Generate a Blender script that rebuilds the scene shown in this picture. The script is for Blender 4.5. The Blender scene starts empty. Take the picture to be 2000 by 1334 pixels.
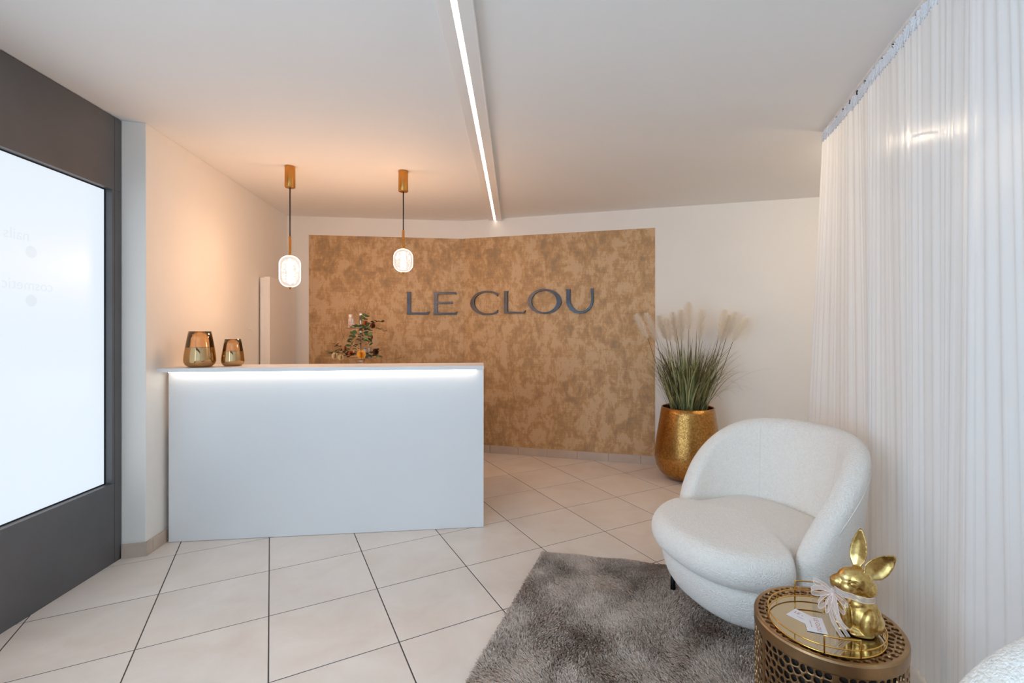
import bpy, bmesh, math, random
import numpy as np
from mathutils import Vector, Matrix, noise as mnoise
from mathutils.geometry import tessellate_polygon
random.seed(7)
PI = math.pi
S = bpy.context.scene
COL = S.collection
# ---------------------------------------------------------------- camera
F, CX, HZ, H = 933.6, 1051.5, 649.5, 1.357
CEIL = 2.634
cd = bpy.data.cameras.new('camera'); cam = bpy.data.objects.new('camera', cd); COL.objects.link(cam)
cam.location = (0, 0, H); cam.rotation_euler = (PI/2, 0, 0)
cd.sensor_width = 36; cd.lens = F/2000*36; cd.shift_x = (1000-CX)/2000; cd.shift_y = (HZ-667)/2000
cd.clip_start = .05
S.camera = cam
# ---------------------------------------------------------------- world, view, light levels
w = bpy.data.worlds.new('world'); S.world = w; w.use_nodes = True
w.node_tree.nodes['Background'].inputs[0].default_value = (.7, .82, 1, 1)
w.node_tree.nodes['Background'].inputs[1].default_value = 1.0
S.view_settings.view_transform = 'Standard'; S.view_settings.look = 'None'
S.view_settings.exposure = 0.28; S.view_settings.gamma = 1; S.view_settings.use_curve_mapping = False
S.cycles.max_bounces = 9; S.cycles.diffuse_bounces = 6; S.cycles.transparent_max_bounces = 40
S.cycles.sample_clamp_indirect = 6
DAY = (.57, .78, 1.0); WARM = (1.0, .58, .32); WARM2 = (1.0, .84, .70)
PANE_IN_VIEW, PANE_SIDE, PANE_FRONT, PENDANT_W, STRIP_E, COUNTER_E, BACK_W = .755, 6.2, 1.15, 27.0, 2.8, 7.5, 12.0

def area(name, loc, target, size, power, color, sy=None):
    ld = bpy.data.lights.new(name, 'AREA'); ld.energy = power; ld.color = color; ld.size = size
    if sy: ld.shape = 'RECTANGLE'; ld.size_y = sy
    o = bpy.data.objects.new(name, ld); COL.objects.link(o); o.location = loc
    o.rotation_euler = (Vector(target)-Vector(loc)).to_track_quat('-Z', 'Y').to_euler()
    return o

# ---------------------------------------------------------------- helpers
def lin(r, g, b):
    f = lambda c: (c/255/12.92) if c/255 <= .04045 else ((c/255+.055)/1.055)**2.4
    return (f(r), f(g), f(b), 1)

class NT:
    def __init__(s, name):
        s.m = bpy.data.materials.new(name); s.m.use_nodes = True
        s.t = s.m.node_tree; s.n = s.t.nodes; s.b = s.n['Principled BSDF']; s.out = s.n['Material Output']
    def node(s, t, **k):
        n = s.n.new(t)
        for a, v in k.items():
            if a.startswith('i_'):
                n.inputs[a[2:].replace('_', ' ')].default_value = v
            else: setattr(n, a, v)
        return n
    def link(s, a, b): s.t.links.new(a, b)
    def coord(s, scale=(1, 1, 1), kind='Object'):
        c = s.node('ShaderNodeTexCoord'); m = s.node('ShaderNodeMapping'); m.inputs['Scale'].default_value = scale
        s.link(c.outputs[kind], m.inputs['Vector']); return m.outputs['Vector']
    def noise(s, vec, scale, detail=4, rough=.55, dist=0):
        n = s.node('ShaderNodeTexNoise'); n.inputs['Scale'].default_value = scale; n.inputs['Detail'].default_value = detail
        n.inputs['Roughness'].default_value = rough; n.inputs['Distortion'].default_value = dist
        s.link(vec, n.inputs['Vector']); return n.outputs['Fac']
    def ramp(s, fac, stops):
        r = s.node('ShaderNodeValToRGB'); e = r.color_ramp.elements
        while len(e) > 1: e.remove(e[-1])
        e[0].position, e[0].color = stops[0]
        for p, c in stops[1:]: x = e.new(p); x.color = c
        s.link(fac, r.inputs['Fac']); return r.outputs['Color']
    def bump(s, h, strength=.3, dist=.002, normal=None):
        b = s.node('ShaderNodeBump'); b.inputs['Strength'].default_value = strength; b.inputs['Distance'].default_value = dist
        s.link(h, b.inputs['Height'])
        if normal: s.link(normal, b.inputs['Normal'])
        return b.outputs['Normal']
    def set(s, **k):
        for a, v in k.items(): s.b.inputs[a.replace('_', ' ')].default_value = v

def g(v): return (v, v, v, 1)
def mat(name, col, rough=.5, metal=0, var=.06, scale=8, bump=0, bscale=60, **k):
    n = NT(name); v = n.coord()
    f = n.noise(v, scale, 5)
    lo = tuple(c*(1-var) for c in col[:3])+(1,); hi = tuple(min(1, c*(1+var)) for c in col[:3])+(1,)
    n.link(n.ramp(f, [(.3, lo), (.7, hi)]), n.b.inputs['Base Color'])
    n.set(Roughness=rough, Metallic=metal, **k)
    if bump: n.link(n.bump(n.noise(v, bscale, 3), bump, .002), n.b.inputs['Normal'])
    return n.m
def emis(name, color, strength):
    n = NT(name); n.set(Base_Color=(.8, .8, .8, 1)); n.b.inputs['Emission Color'].default_value = tuple(color)+(1,)
    n.b.inputs['Emission Strength'].default_value = strength
    return n.m

def tag(o, label=None, cat=None, group=None, kind=None):
    if label: o['label'] = label
    if cat: o['category'] = cat
    if group: o['group'] = group
    if kind: o['kind'] = kind
    return o
def link_mesh(name, me, m=None, parent=None, smooth=False, loc=None, rotz=None):
    o = bpy.data.objects.new(name, me); COL.objects.link(o)
    if m and not me.materials: me.materials.append(m)
    if smooth: me.polygons.foreach_set('use_smooth', [True]*len(me.polygons))
    if parent: o.parent = parent
    if loc: o.location = loc
    if rotz is not None: o.rotation_euler = (0, 0, rotz)
    return o
def mesh(name, verts, faces, m=None, parent=None, smooth=False, fix=True, **k):
    me = bpy.data.meshes.new(name); me.from_pydata([tuple(v) for v in verts], [], [tuple(f) for f in faces]); me.update()
    if fix:
        bm = bmesh.new(); bm.from_mesh(me); bmesh.ops.recalc_face_normals(bm, faces=bm.faces); bm.to_mesh(me); bm.free()
    return link_mesh(name, me, m, parent, smooth, **k)
def empty(name, loc, label, cat, group=None, rotz=0):
    o = bpy.data.objects.new(name, None); COL.objects.link(o); o.location = loc; o.rotation_euler = (0, 0, rotz)
    o.empty_display_size = .05
    return tag(o, label, cat, group)
class G:
    """collects verts / faces for one mesh"""
    def __init__(s): s.v = []; s.f = []
    def add(s, v, f):
        n = len(s.v); s.v += [tuple(p) for p in v]; s.f += [tuple(i+n for i in q) for q in f]; return s
    def box(s, a, b):
        x0, y0, z0 = a; x1, y1, z1 = b
        return s.add([(x0,y0,z0),(x1,y0,z0),(x1,y1,z0),(x0,y1,z0),(x0,y0,z1),(x1,y0,z1),(x1,y1,z1),(x0,y1,z1)],
                     [(3,2,1,0),(4,5,6,7),(0,1,5,4),(1,2,6,5),(2,3,7,6),(3,0,4,7)])
    def prism(s, pts, z0, z1):
        n = len(pts); v = [(p[0], p[1], z0) for p in pts]+[(p[0], p[1], z1) for p in pts]
        return s.add(v, [tuple(range(n-1, -1, -1)), tuple(range(n, 2*n))]+[(i, (i+1) % n, n+(i+1) % n, n+i) for i in range(n)])
    def lathe(s, prof, n=32, c=(0, 0), arc=2*PI):
        rings = len(prof); v = []
        for r, z in prof:
            for k in range(n):
                a = arc*k/n; v.append((c[0]+r*math.cos(a), c[1]+r*math.sin(a), z))
        f = []
        for i in range(rings-1):
            for k in range(n): f.append((i*n+k, i*n+(k+1) % n, (i+1)*n+(k+1) % n, (i+1)*n+k))
        if prof[0][0] > 1e-6: f.append(tuple(range(n-1, -1, -1)))
        if prof[-1][0] > 1e-6: f.append(tuple((rings-1)*n+k for k in range(n)))
        return s.add(v, f)
    def tube(s, pts, r, n=8, closed=False, flat=None):
        pts = [Vector(p) for p in pts]; N = len(pts); rs = r if isinstance(r, (list, tuple)) else [r]*N
        v = []; up = Vector((0, 0, 1)); prev = None
        for i, p in enumerate(pts):
            if closed: t = pts[(i+1) % N]-pts[i-1]
            else: t = pts[min(i+1, N-1)]-pts[max(i-1, 0)]
            t.normalize()
            if prev is None:
                a = t.cross(up)
                if a.length < .1: a = t.cross(Vector((1, 0, 0)))
            else: a = prev-t*prev.dot(t)
            a.normalize(); prev = a; b = t.cross(a)
            for k in range(n):
                q = 2*PI*k/n
                v.append(p+a*math.cos(q)*rs[i]+b*math.sin(q)*rs[i]*(flat or 1))
        f = []
        for i in range(N if closed else N-1):
            j = (i+1) % N
            for k in range(n): f.append((i*n+k, i*n+(k+1) % n, j*n+(k+1) % n, j*n+k))
        if not closed: f += [tuple(range(n-1, -1, -1)), tuple((N-1)*n+k for k in range(n))]
        return s.add(v, f)
    def ball(s, c, r, n=16, m=10, M=None):
        if not isinstance(r, (tuple, list)): r = (r, r, r)
        v = []
        for i in range(1, m):
            t = PI*i/m
            for k in range(n):
                a = 2*PI*k/n; p = Vector((math.sin(t)*math.cos(a)*r[0], math.sin(t)*math.sin(a)*r[1], math.cos(t)*r[2]))
                v.append(p)
        v += [Vector((0, 0, r[2])), Vector((0, 0, -r[2]))]
        if M: v = [M@p for p in v]
        v = [p+Vector(c) for p in v]
        f = []
        for i in range(m-2):
            for k in range(n): f.append((i*n+k, (i+1)*n+k, (i+1)*n+(k+1) % n, i*n+(k+1) % n))
        T = len(v)-2
        for k in range(n): f.append((T, k, (k+1) % n)); f.append((T+1, (m-2)*n+(k+1) % n, (m-2)*n+k))
        return s.add(v, f)
    def grid(s, P):  # P[i][j] points
        r, c = len(P), len(P[0])
        return s.add([p for row in P for p in row], [(i*c+j, i*c+j+1, (i+1)*c+j+1, (i+1)*c+j) for i in range(r-1) for j in range(c-1)])
    def make(s, name, m=None, parent=None, smooth=False, bevel=0, seg=2, **k):
        o = mesh(name, s.v, s.f, m, parent, smooth, **k)
        if bevel:
            b = o.modifiers.new('bevel', 'BEVEL'); b.width = bevel; b.segments = seg; b.limit_method = 'ANGLE'; b.angle_limit = .6
        return o
def ext_poly(loops, z0, z1):
    """triangulated extrusion of 2D loops (first outer, the rest holes) between z0 and z1"""
    vs = [Vector((p[0], p[1], 0)) for l in loops for p in l]
    tris = tessellate_polygon([[Vector((p[0], p[1], 0)) for p in l] for l in loops])
    n = len(vs); G_ = G(); v = [(p.x, p.y, z1) for p in vs]+[(p.x, p.y, z0) for p in vs]
    f = [tuple(t) for t in tris]+[tuple(n+i for i in reversed(t)) for t in tris]; k = 0
    for l in loops:
        L = len(l)
        for i in range(L): a, b = k+i, k+(i+1) % L; f.append((a, n+a, n+b, b))
        k += L
    return G_.add(v, f)
def floor_pt(px, py, z=0):
    Y = F*(H-z)/(py-HZ); return ((px-CX)*Y/F, Y)
def clip(poly, a, b):
    """keep the part of poly on the right-hand side of a->b (room interior for clockwise outline)"""
    out = []; d = (b[0]-a[0], b[1]-a[1])
    side = lambda p: d[0]*(p[1]-a[1])-d[1]*(p[0]-a[0])
    for i in range(len(poly)):
        p, q = poly[i], poly[(i+1) % len(poly)]; sp, sq = side(p), side(q)
        if sp <= 0: out.append(p)
        if sp*sq < 0: t = sp/(sp-sq); out.append((p[0]+(q[0]-p[0])*t, p[1]+(q[1]-p[1])*t))
    return out

# ---------------------------------------------------------------- materials
def m_plaster(name, col):
    n = NT(name); v = n.coord(); f = n.noise(v, 1.5, 6)
    n.link(n.ramp(f, [(.3, tuple(c*.975 for c in col[:3])+(1,)), (.7, col)]), n.b.inputs['Base Color'])
    n.set(Roughness=.75); n.link(n.bump(n.noise(v, 90, 4), .12, .002), n.b.inputs['Normal']); return n.m
M_wall = m_plaster('white_plaster', lin(240, 236, 230))
M_ceil = m_plaster('ceiling_paint', lin(238, 236, 233))
def m_wallpaper():
    n = NT('gold_wallpaper'); v = n.coord((1, 1, .75)); v2 = n.coord((1, 1, .25)); v3 = n.coord((.35, .35, 6))
    a = n.noise(v, 9, 9, .66, .4); b = n.noise(v2, 60, 5, .7); c = n.noise(v3, 22, 3); d = n.noise(n.coord((1, 1, .7)), 2.2, 3)
    mx = n.node('ShaderNodeMath', operation='MULTIPLY_ADD'); n.link(b, mx.inputs[0]); mx.inputs[1].default_value = .42; n.link(a, mx.inputs[2])
    m2 = n.node('ShaderNodeMath', operation='MULTIPLY_ADD'); n.link(c, m2.inputs[0]); m2.inputs[1].default_value = .22; n.link(mx.outputs[0], m2.inputs[2])
    m3 = n.node('ShaderNodeMath', operation='MULTIPLY_ADD'); n.link(d, m3.inputs[0]); m3.inputs[1].default_value = .25; n.link(m2.outputs[0], m3.inputs[2])
    col = n.ramp(m3.outputs[0], [(.78, lin(164, 134, 98)), (.86, lin(180, 144, 102)), (.93, lin(194, 153, 106)), (.98, lin(200, 162, 116)), (1.0, lin(208, 174, 134))])
    n.link(col, n.b.inputs['Base Color'])
    n.set(Roughness=.55, Metallic=.15); n.link(n.bump(m2.outputs[0], .35, .003), n.b.inputs['Normal']); return n.m
M_paper = m_wallpaper()
def m_tile():
    n = NT('beige_floor_tile'); v = n.coord(kind='Object'); oi = n.node('ShaderNodeObjectInfo')
    add = n.node('ShaderNodeVectorMath', operation='ADD'); n.link(v, add.inputs[0])
    sc = n.node('ShaderNodeVectorMath', operation='SCALE'); sc.inputs[0].default_value = (13, 7, 3); n.link(oi.outputs['Random'], sc.inputs['Scale']); n.link(sc.outputs[0], add.inputs[1])
    f = n.noise(add.outputs[0], 3.2, 6, .6, .5)
    n.link(n.ramp(f, [(.3, lin(222, 208, 195)), (.5, lin(229, 217, 206)), (.72, lin(235, 225, 215))]), n.b.inputs['Base Color'])
    rr = n.node('ShaderNodeMapRange'); rr.inputs['To Min'].default_value = .3; rr.inputs['To Max'].default_value = .46; n.link(f, rr.inputs['Value']); n.link(rr.outputs[0], n.b.inputs['Roughness'])
    n.link(n.bump(n.noise(v, 120, 3), .05, .001), n.b.inputs['Normal']); return n.m
M_tile = m_tile()
M_grout = mat('grey_grout', lin(74, 68, 64), .9)
M_skirt = mat('skirting_tile', lin(196, 178, 162), .5)
M_frame = mat('dark_grey_metal', lin(98, 98, 100), .42, .25, .08, 3, .05, 200)
M_rubber = mat('black_gasket', lin(25, 28, 32), .6)
M_desk = mat('white_laminate', lin(232, 233, 234), .38, 0, .01, 2)
M_white = mat('white_lacquer', lin(236, 232, 228), .4, 0, .02, 3)
M_brass = mat('brushed_brass', lin(200, 142, 72), .3, 1, .06, 30)
M_black = mat('black_cord', lin(22, 20, 20), .6)
M_steel = mat('blued_steel', lin(74, 75, 80), .32, .9, .22, 9, .08, 120)

def text_mesh(name, txt, size, extrude, m, parent, align='LEFT'):
    cu = bpy.data.curves.new(name, 'FONT'); cu.body = txt; cu.size = size; cu.extrude = extrude; cu.align_x = align; cu.resolution_u = 3
    t = bpy.data.objects.new(name, cu); COL.objects.link(t)
    me = bpy.data.meshes.new_from_object(t.evaluated_get(bpy.context.evaluated_depsgraph_get())); bpy.data.objects.remove(t)
    me.materials.clear(); o = link_mesh(name, me, m, parent); return o
# ---------------------------------------------------------------- room outline (clockwise seen from above)
DW = lambda Y: -2.42-.122*(Y-2.149)          # window plane
WL = lambda Y: -2.391-.1537*(Y-2.912)         # left wall plane
pW0 = (DW(-1.9), -1.9); pW1 = (DW(2.876), 2.876); pL0 = (-2.391, 2.912)
pBL = (WL(5.222), 5.222); pK = (-.86, 5.478); bs = -.2775
pBR = (3.3, 5.478+bs*4.16); pRF = (3.3-.2665*6.6, pBR[1]-.9638*6.6)
ROOM = [pW0, (WL(5.222)-.0, 5.222), pK, pBR, pRF]
def wall(name, a, b, t=.12, z0=0, z1=CEIL, m=M_wall):
    d = Vector((b[0]-a[0], b[1]-a[1])).normalized(); n = Vector((-d.y, d.x))*t   # left-hand side = outside
    o = G().prism([a, b, (b[0]+n.x, b[1]+n.y), (a[0]+n.x, a[1]+n.y)], z0, z1).make(name, m)
    return tag(o, kind='structure')
# left wall with its square return at the shop window
n_out = Vector((-.988, -.152))
o = G().prism([pL0, pBL, (pBL[0]-.25, pBL[1]), (pW1[0]-.13, pW1[1]+.005), (pW1[0], pW1[1]+.004)], 0, CEIL).make('wall_left', M_wall, bevel=.003)
tag(o, kind='structure')
wbl = wall('wall_back_left', (pBL[0]-.02, pBL[1]), pK)
wbr = wall('wall_back_right', pK, pBR)
wall('wall_right', pBR, pRF)
# ceiling and floor bed
cpoly = [(-3.2, -2.2), (-3.2, 5.9), (3.7, 5.9), (3.7, -2.3)]
tag(G().prism(cpoly, CEIL, CEIL+.12).make('ceiling', M_ceil), kind='structure')
floor = tag(G().prism(cpoly, -.13, -.0016).make('floor', M_grout), kind='structure')
# floor tiles: 50 cm squares laid diagonally
th = -.51025; U = Vector((math.cos(th), -math.sin(th)))*.5; V = Vector((math.sin(th), math.cos(th)))*.5
og = -(U*.01677+V*-5.2558)
gp = .0052/2/.5
full = None; inside_walls = ROOM[:]
for i in range(-16, 14):
    for j in range(-16, 16):
        q = [og+U*(i+a)+V*(j+b) for a, b in ((gp, gp), (1-gp, gp), (1-gp, 1-gp), (gp, 1-gp))]
        poly = [(p.x, p.y) for p in q]; c0 = sum((p[0] for p in poly))/4, sum((p[1] for p in poly))/4
        if c0[1] < -2.6 or c0[1] > 6.2 or c0[0] > 4: continue
        n0 = len(poly); R = poly
        R = clip(R, pW0, pW1) if c0[1] < 3.12 else clip(R, (WL(-1), -1), pBL)
        for a, b in ((pBL, pK), (pK, pBR), (pBR, pRF), (pRF, pW0)):
            R = clip(R, a, b) if len(R) > 2 else R
        if len(R) < 3: continue
        ar = abs(sum(R[k][0]*R[(k+1) % len(R)][1]-R[(k+1) % len(R)][0]*R[k][1] for k in range(len(R))))/2
        if ar < .0004: continue
        dist = 0 if (c0[1] > .9) else 1
        L = [(p[0]-c0[0], p[1]-c0[1]) for p in R]
        if ar > .2425:
            if full is None:
                G_ = G(); e = .0015; cc = [Vector(p) for p in L]; top = [p*(1-e/.25*1.4) for p in cc]
                G_.add([(p.x, p.y, -.006) for p in cc]+[(p.x, p.y, -.001) for p in cc]+[(p.x, p.y, 0) for p in top],
                       [(0, 1, 5, 4), (1, 2, 6, 5), (2, 3, 7, 6), (3, 0, 4, 7), (4, 5, 9, 8), (5, 6, 10, 9), (6, 7, 11, 10), (7, 4, 8, 11), (8, 9, 10, 11), (3, 2, 1, 0)])
                t = G_.make('tile', M_tile, floor); full = t.data; t.location = (c0[0], c0[1], 0)
            else:
                link_mesh('tile', full, None, floor, loc=(c0[0], c0[1], 0))
        else:
            G().prism(L, -.006, 0).make('tile', M_tile, floor, loc=(c0[0], c0[1], 0))

# ---------------------------------------------------------------- wallpaper and skirtings
def on_wall(a, b, s, off, z):
    """point at distance s along a->b, off metres into the room"""
    d = Vector((b[0]-a[0], b[1]-a[1])).normalized(); n = Vector((d.y, -d.x))
    return Vector((a[0]+d.x*s+n.x*off, a[1]+d.y*s+n.y*off, z))
def wall_hit(a, b, px, off=0):
    """distance along the wall a->b at which the sight line through pixel column px meets it"""
    d = Vector((b[0]-a[0], b[1]-a[1])).normalized(); n = Vector((d.y, -d.x))
    A = Vector(a)+n*off; k = (px-CX)/F      # X = k*Y
    return (k*A.y-A.x)/(d.x-k*d.y)
def slab_on_wall(name, a, b, s0, s1, z0, z1, o0, o1, m, parent=None, bevel=0):
    P = [on_wall(a, b, s0, o1, 0), on_wall(a, b, s1, o1, 0), on_wall(a, b, s1, o0, 0), on_wall(a, b, s0, o0, 0)]
    return G().prism([(p.x, p.y) for p in P], z0, z1).make(name, m, parent, bevel=bevel)
lenBL = (Vector(pK)-Vector(pBL)).length
s0 = wall_hit(pBL, pK, 603.5); s1 = wall_hit(pK, pBR, 1279.5)
tag(slab_on_wall('wallpaper', pBL, pK, s0, lenBL+.0003, .0, 2.43, 0, .002, M_paper, wbl), 'mottled gold-brown wallpaper panel')
tag(slab_on_wall('wallpaper', pK, pBR, -.0003, s1, .0, 2.432, 0, .002, M_paper, wbr), 'mottled gold-brown wallpaper panel')
bb = tag(bpy.data.objects.new('baseboard_back', None), kind='structure'); COL.objects.link(bb)
ss = [wall_hit(pK, pBR, x, .011) for x in (957.1, 1012.9, 1069, 1127.5, 1188.4, 1251.4)]
st = (ss[-1]-ss[0])/5; k0 = ss[0]-3*st; s = k0; s_end = 4.2
while s < s_end:
    a0, a1 = max(s, .004), min(s+st, s_end)
    if a1 > a0+.02: slab_on_wall('tile', pK, pBR, a0+.0015, a1-.0015, 0, .088, .001, .011, M_skirt, bb, .0015)
    s += st
s = lenBL-.006
while s > 0:
    a0 = max(s-st, 0); slab_on_wall('tile', pBL, pK, a0+.0015, s-.0015, 0, .088, .001, .011, M_skirt, bb, .0015); s -= st
bl = tag(bpy.data.objects.new('baseboard_left', None), kind='structure'); COL.objects.link(bl)
slab_on_wall('tile', pW1, pL0, .004, .135, 0, .083, .001, .013, M_skirt, bl, .0015)
s = -.012; first = .06
while s < 2.2:
    e = min(s+(first if s < 0 else st), 2.3)
    slab_on_wall('tile', pL0, pBL, s+.0012, e-.0012, 0, .083, .001, .013, M_skirt, bl, .0015); s = e

# ---------------------------------------------------------------- shop windows
def pane_mat(name, strength, col=None):
    n = NT(name); n.set(Base_Color=(.12, .13, .14, 1), Roughness=.4)
    n.b.inputs['Emission Color'].default_value = (col or DAY)+(1,); n.b.inputs['Emission Strength'].default_value = strength
    return n.m
M_pane = pane_mat('frosted_glass', PANE_IN_VIEW, (.80, .90, 1.0)); M_pane2 = pane_mat('frosted_glass_side', PANE_SIDE); M_pane3 = pane_mat('frosted_glass_street', PANE_FRONT)
def shop_window(name, a, b, zs, zt, left, right, pm, post=.0):
    W = tag(bpy.data.objects.new(name, None), kind='structure'); COL.objects.link(W)
    L = (Vector(b)-Vector(a)).length
    for nm, s0, s1, z0, z1 in (('sill_panel', 0, L, 0, zs), ('header_panel', 0, L, zt, CEIL-.004), ('post', 0, left, zs, zt), ('post', L-right, L, zs, zt)):
        slab_on_wall(nm, a, b, s0, s1, z0, z1, -.1, 0, M_frame, W, .002)
    slab_on_wall('pane', a, b, left-.004, L-right+.004, zs-.004, zt+.004, -.055, -.04, pm, W)
    e = .006
    for s0, s1, z0, z1 in ((left, left+e, zs, zt), (L-right-e, L-right, zs, zt), (left+e, L-right-e, zs, zs+e), (left+e, L-right-e, zt-e, zt)):
        slab_on_wall('gasket', a, b, s0, s1, z0, z1, -.04, -.036, M_rubber, W)
    return W
pA = (DW(.3), .3); pB = (DW(.28), .28)
w1 = shop_window('window_1', pA, pW1, .468, 2.198, .08, .0725, M_pane)
# faint mirrored lettering and dots, stuck to the outside of the frosted pane, read backwards from in here
M_film = pane_mat('pale_film', PANE_IN_VIEW*.93, (.78, .885, .99))
dWn = (Vector(pW1)-Vector(pA)).normalized()
def pane_text(txt, px, py, size):
    s = wall_hit(pA, pW1, px, -.039); P = on_wall(pA, pW1, s, -.039, 0)
    P.z = H-(py-HZ)*P.y/F
    o = text_mesh('window_lettering', txt, size, .0004, M_film, w1)
    X = Vector((-dWn.x, -dWn.y, 0)); Z = Vector((0, 0, 1)); N = X.cross(Z)
    o.matrix_world = Matrix((( X.x, Z.x, N.x, P.x), (X.y, Z.y, N.y, P.y), (X.z, Z.z, N.z, P.z), (0, 0, 0, 1)))
    return o
pane_text('cosmetic &', 104, 571, .075); pane_text('nails &', 58, 472, .075)
for py in (492, 587):
    s = wall_hit(pA, pW1, 61, -.039); P = on_wall(pA, pW1, s, -.039, 0); z = H-(py-HZ)*P.y/F
    pts = [on_wall(pA, pW1, s+.03*math.cos(t), -.0385, z+.03*math.sin(t)) for t in [2*PI*k/20 for k in range(20)]]
    q = [on_wall(pA, pW1, s+.03*math.cos(t), -.0392, z+.03*math.sin(t)) for t in [2*PI*k/20 for k in range(20)]]
    mesh('window_dot', pts+q, [tuple(range(20)), tuple(range(39, 19, -1))]+[(i, (i+1) % 20, 20+(i+1) % 20, 20+i) for i in range(20)], M_film, w1)
shop_window('window_2', pW0, pB, .468, 2.198, .1, .08, M_pane2)
shop_window('window_3', pRF, pW0, .3, 2.45, .15, .15, M_pane3)
# seam and gap strip at the far end of the frame
slab_on_wall('joint', pA, pW1, (Vector(pW1)-Vector(pA)).length-.055, (Vector(pW1)-Vector(pA)).length-.0535, 0, CEIL-.01, 0, .0006, M_rubber, w1)

# ---------------------------------------------------------------- ceiling light channel
LA = Vector((-.322, 1.836)); LB = Vector((-.4875, 5.36)); dl = (LB-LA).normalized(); LA2 = LA-dl*3.3
M_strip = emis('led_diffuser', WARM2, STRIP_E)
cl = empty('ceiling_light', (LB.x, LB.y, CEIL), 'long white ceiling board with a recessed glowing light strip, ending above the wallpaper', 'ceiling light')
def chan(o0, o1, z0, z1, A=LA2, B=None):
    B = B or LB; n = Vector((dl.y, -dl.x))
    P = [A+n*o0, A+n*o1, B+n*o1, B+n*o0]
    return G().prism([(p.x-cl.location.x, p.y-cl.location.y) for p in P], z0-CEIL, z1-CEIL)
chan(-.066, -.0125, CEIL-.022, CEIL).make('board', M_white, cl, bevel=.002)
chan(.0125, .066, CEIL-.022, CEIL).make('board', M_white, cl, bevel=.002)
chan(-.075, -.0665, CEIL-.014, CEIL).make('edge_trim', M_white, cl, bevel=.002)
chan(.0665, .075, CEIL-.03, CEIL).make('edge_trim', M_white, cl, bevel=.002)
chan(-.012, .012, CEIL-.016, CEIL-.004).make('light_strip', M_strip, cl)

# ---------------------------------------------------------------- reception desk
d0 = Vector((-2.402, 3.088)); d1 = Vector((-.382, 3.334)); dd = (d1-d0).normalized(); dn = Vector((-dd.y, dd.x)); LD = (d1-d0).length
desk = empty('reception_desk', (d0.x, d0.y, 0), 'white laminate reception desk with a lit overhanging counter, standing against the left wall', 'desk', rotz=math.atan2(dd.y, dd.x))
ov = .07
G().box((.012, 0, .002), (LD, .022, 1.104)).make('front_panel', M_desk, desk, bevel=.001)
G().box((LD-.022, .0225, .002), (LD, .30, 1.104)).make('end_panel', M_desk, desk, bevel=.001)
G().box((-.02, -ov, 1.1045), (LD+.001, .285, 1.129)).make('counter_top', M_desk, desk, bevel=.0015)
G().box((.05, .05, .002), (.08, .85, .72)).make('side_panel', M_desk, desk)
G().box((.03, .023, .7205), (LD-.03, .88, .745)).make('worktop', M_desk, desk, bevel=.001)
tag(G().box((.03, -.034, 1.0985), (LD-.05, -.022, 1.104)).make('light_strip', emis('counter_led', (1, .86, .72), COUNTER_E), desk), 'warm light strip under the counter edge')

# ---------------------------------------------------------------- wall letters
def letter(px, sc, o, loops, a, b, nm, label):
    off = .024; D = Vector((b[0]-a[0], b[1]-a[1])).normalized(); N = Vector((D.y, -D.x))
    L2 = []
    for l in loops:
        q = []
        for cx_, cy_ in l:
            x, y = o[0]+cx_/sc, o[1]+cy_/sc
            s = wall_hit(a, b, x, off); P = on_wall(a, b, s, off, 0); q.append((s, H-(y-HZ)*P.y/F))
        L2.append(q)
    cs = (min(p[0] for p in L2[0])+max(p[0] for p in L2[0]))/2; cz = min(p[1] for p in L2[0])
    L3 = [[(p[0]-cs, p[1]-cz) for p in l] for l in L2]
    ob = ext_poly(L3, .0022-.024, 0).make('letter', M_steel, bevel=.0012, seg=1)
    P = on_wall(a, b, cs, off, cz); X = Vector((D.x, D.y, 0)); Z = Vector((0, 0, 1)); Nn = Vector((N.x, N.y, 0))
    ob.matrix_world = Matrix(((X.x, Z.x, Nn.x, P.x), (X.y, Z.y, Nn.y, P.y), (X.z, Z.z, Nn.z, P.z), (0, 0, 0, 1)))
    return tag(ob, label, 'letter', 'steel letters of the wall sign')
def ell(cx, cy, rx, ry, n=56, tilt=0):
    return [(cx+rx*math.cos(t)*math.cos(tilt)-ry*math.sin(t)*math.sin(tilt), cy+rx*math.cos(t)*math.sin(tilt)+ry*math.sin(t)*math.cos(tilt)) for t in [2*PI*k/n for k in range(n)]]
Lp = [(158,260),(312,260),(298,330),(298,960),(840,960),(950,922),(900,1015),(850,1025),(165,1025),(178,900),(175,330)]
Ep = [(1062,262),(1800,262),(1842,268),(1862,355),(1800,333),(1215,335),(1208,600),(1680,603),(1722,592),(1722,672),(1680,664),(1210,668),(1215,965),(1790,970),(1888,930),(1845,1022),(1800,1030),(1070,1025),(1085,900),(1080,330)]
Cp = [(985,385),(990,285),(880,235),(780,212),(650,205),(520,218),(400,255),(300,310),(215,390),(155,490),(130,600),(150,710),(210,800),(300,875),(400,930),(520,960),(650,967),(780,955),(900,925),(985,885),(992,795),(940,850),(850,895),(740,912),(620,910),(500,885),(400,835),(320,760),(270,670),(252,570),(270,470),(320,390),(400,325),(500,280),(620,262),(740,262),(850,285),(930,330)]
L2p = [(1185,215),(1310,215),(1298,280),(1298,855),(1780,868),(1862,812),(1825,905),(1790,912),(1185,912)]
Up = [(1098,192),(1215,192),(1205,260),(1208,500),(1240,590),(1300,680),(1400,740),(1490,745),(1600,715),(1680,640),(1730,540),(1738,400),(1722,170),(1795,170),(1788,260),(1788,520),(1760,610),(1690,710),(1590,780),(1450,805),(1330,790),(1210,720),(1140,630),(1110,530),(1110,250)]
sL = 17.391
letter(0, sL, (785, 555), [Lp], pBL, pK, 'L', 'dark steel letter L opening the wall sign, leftmost of all')
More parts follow.
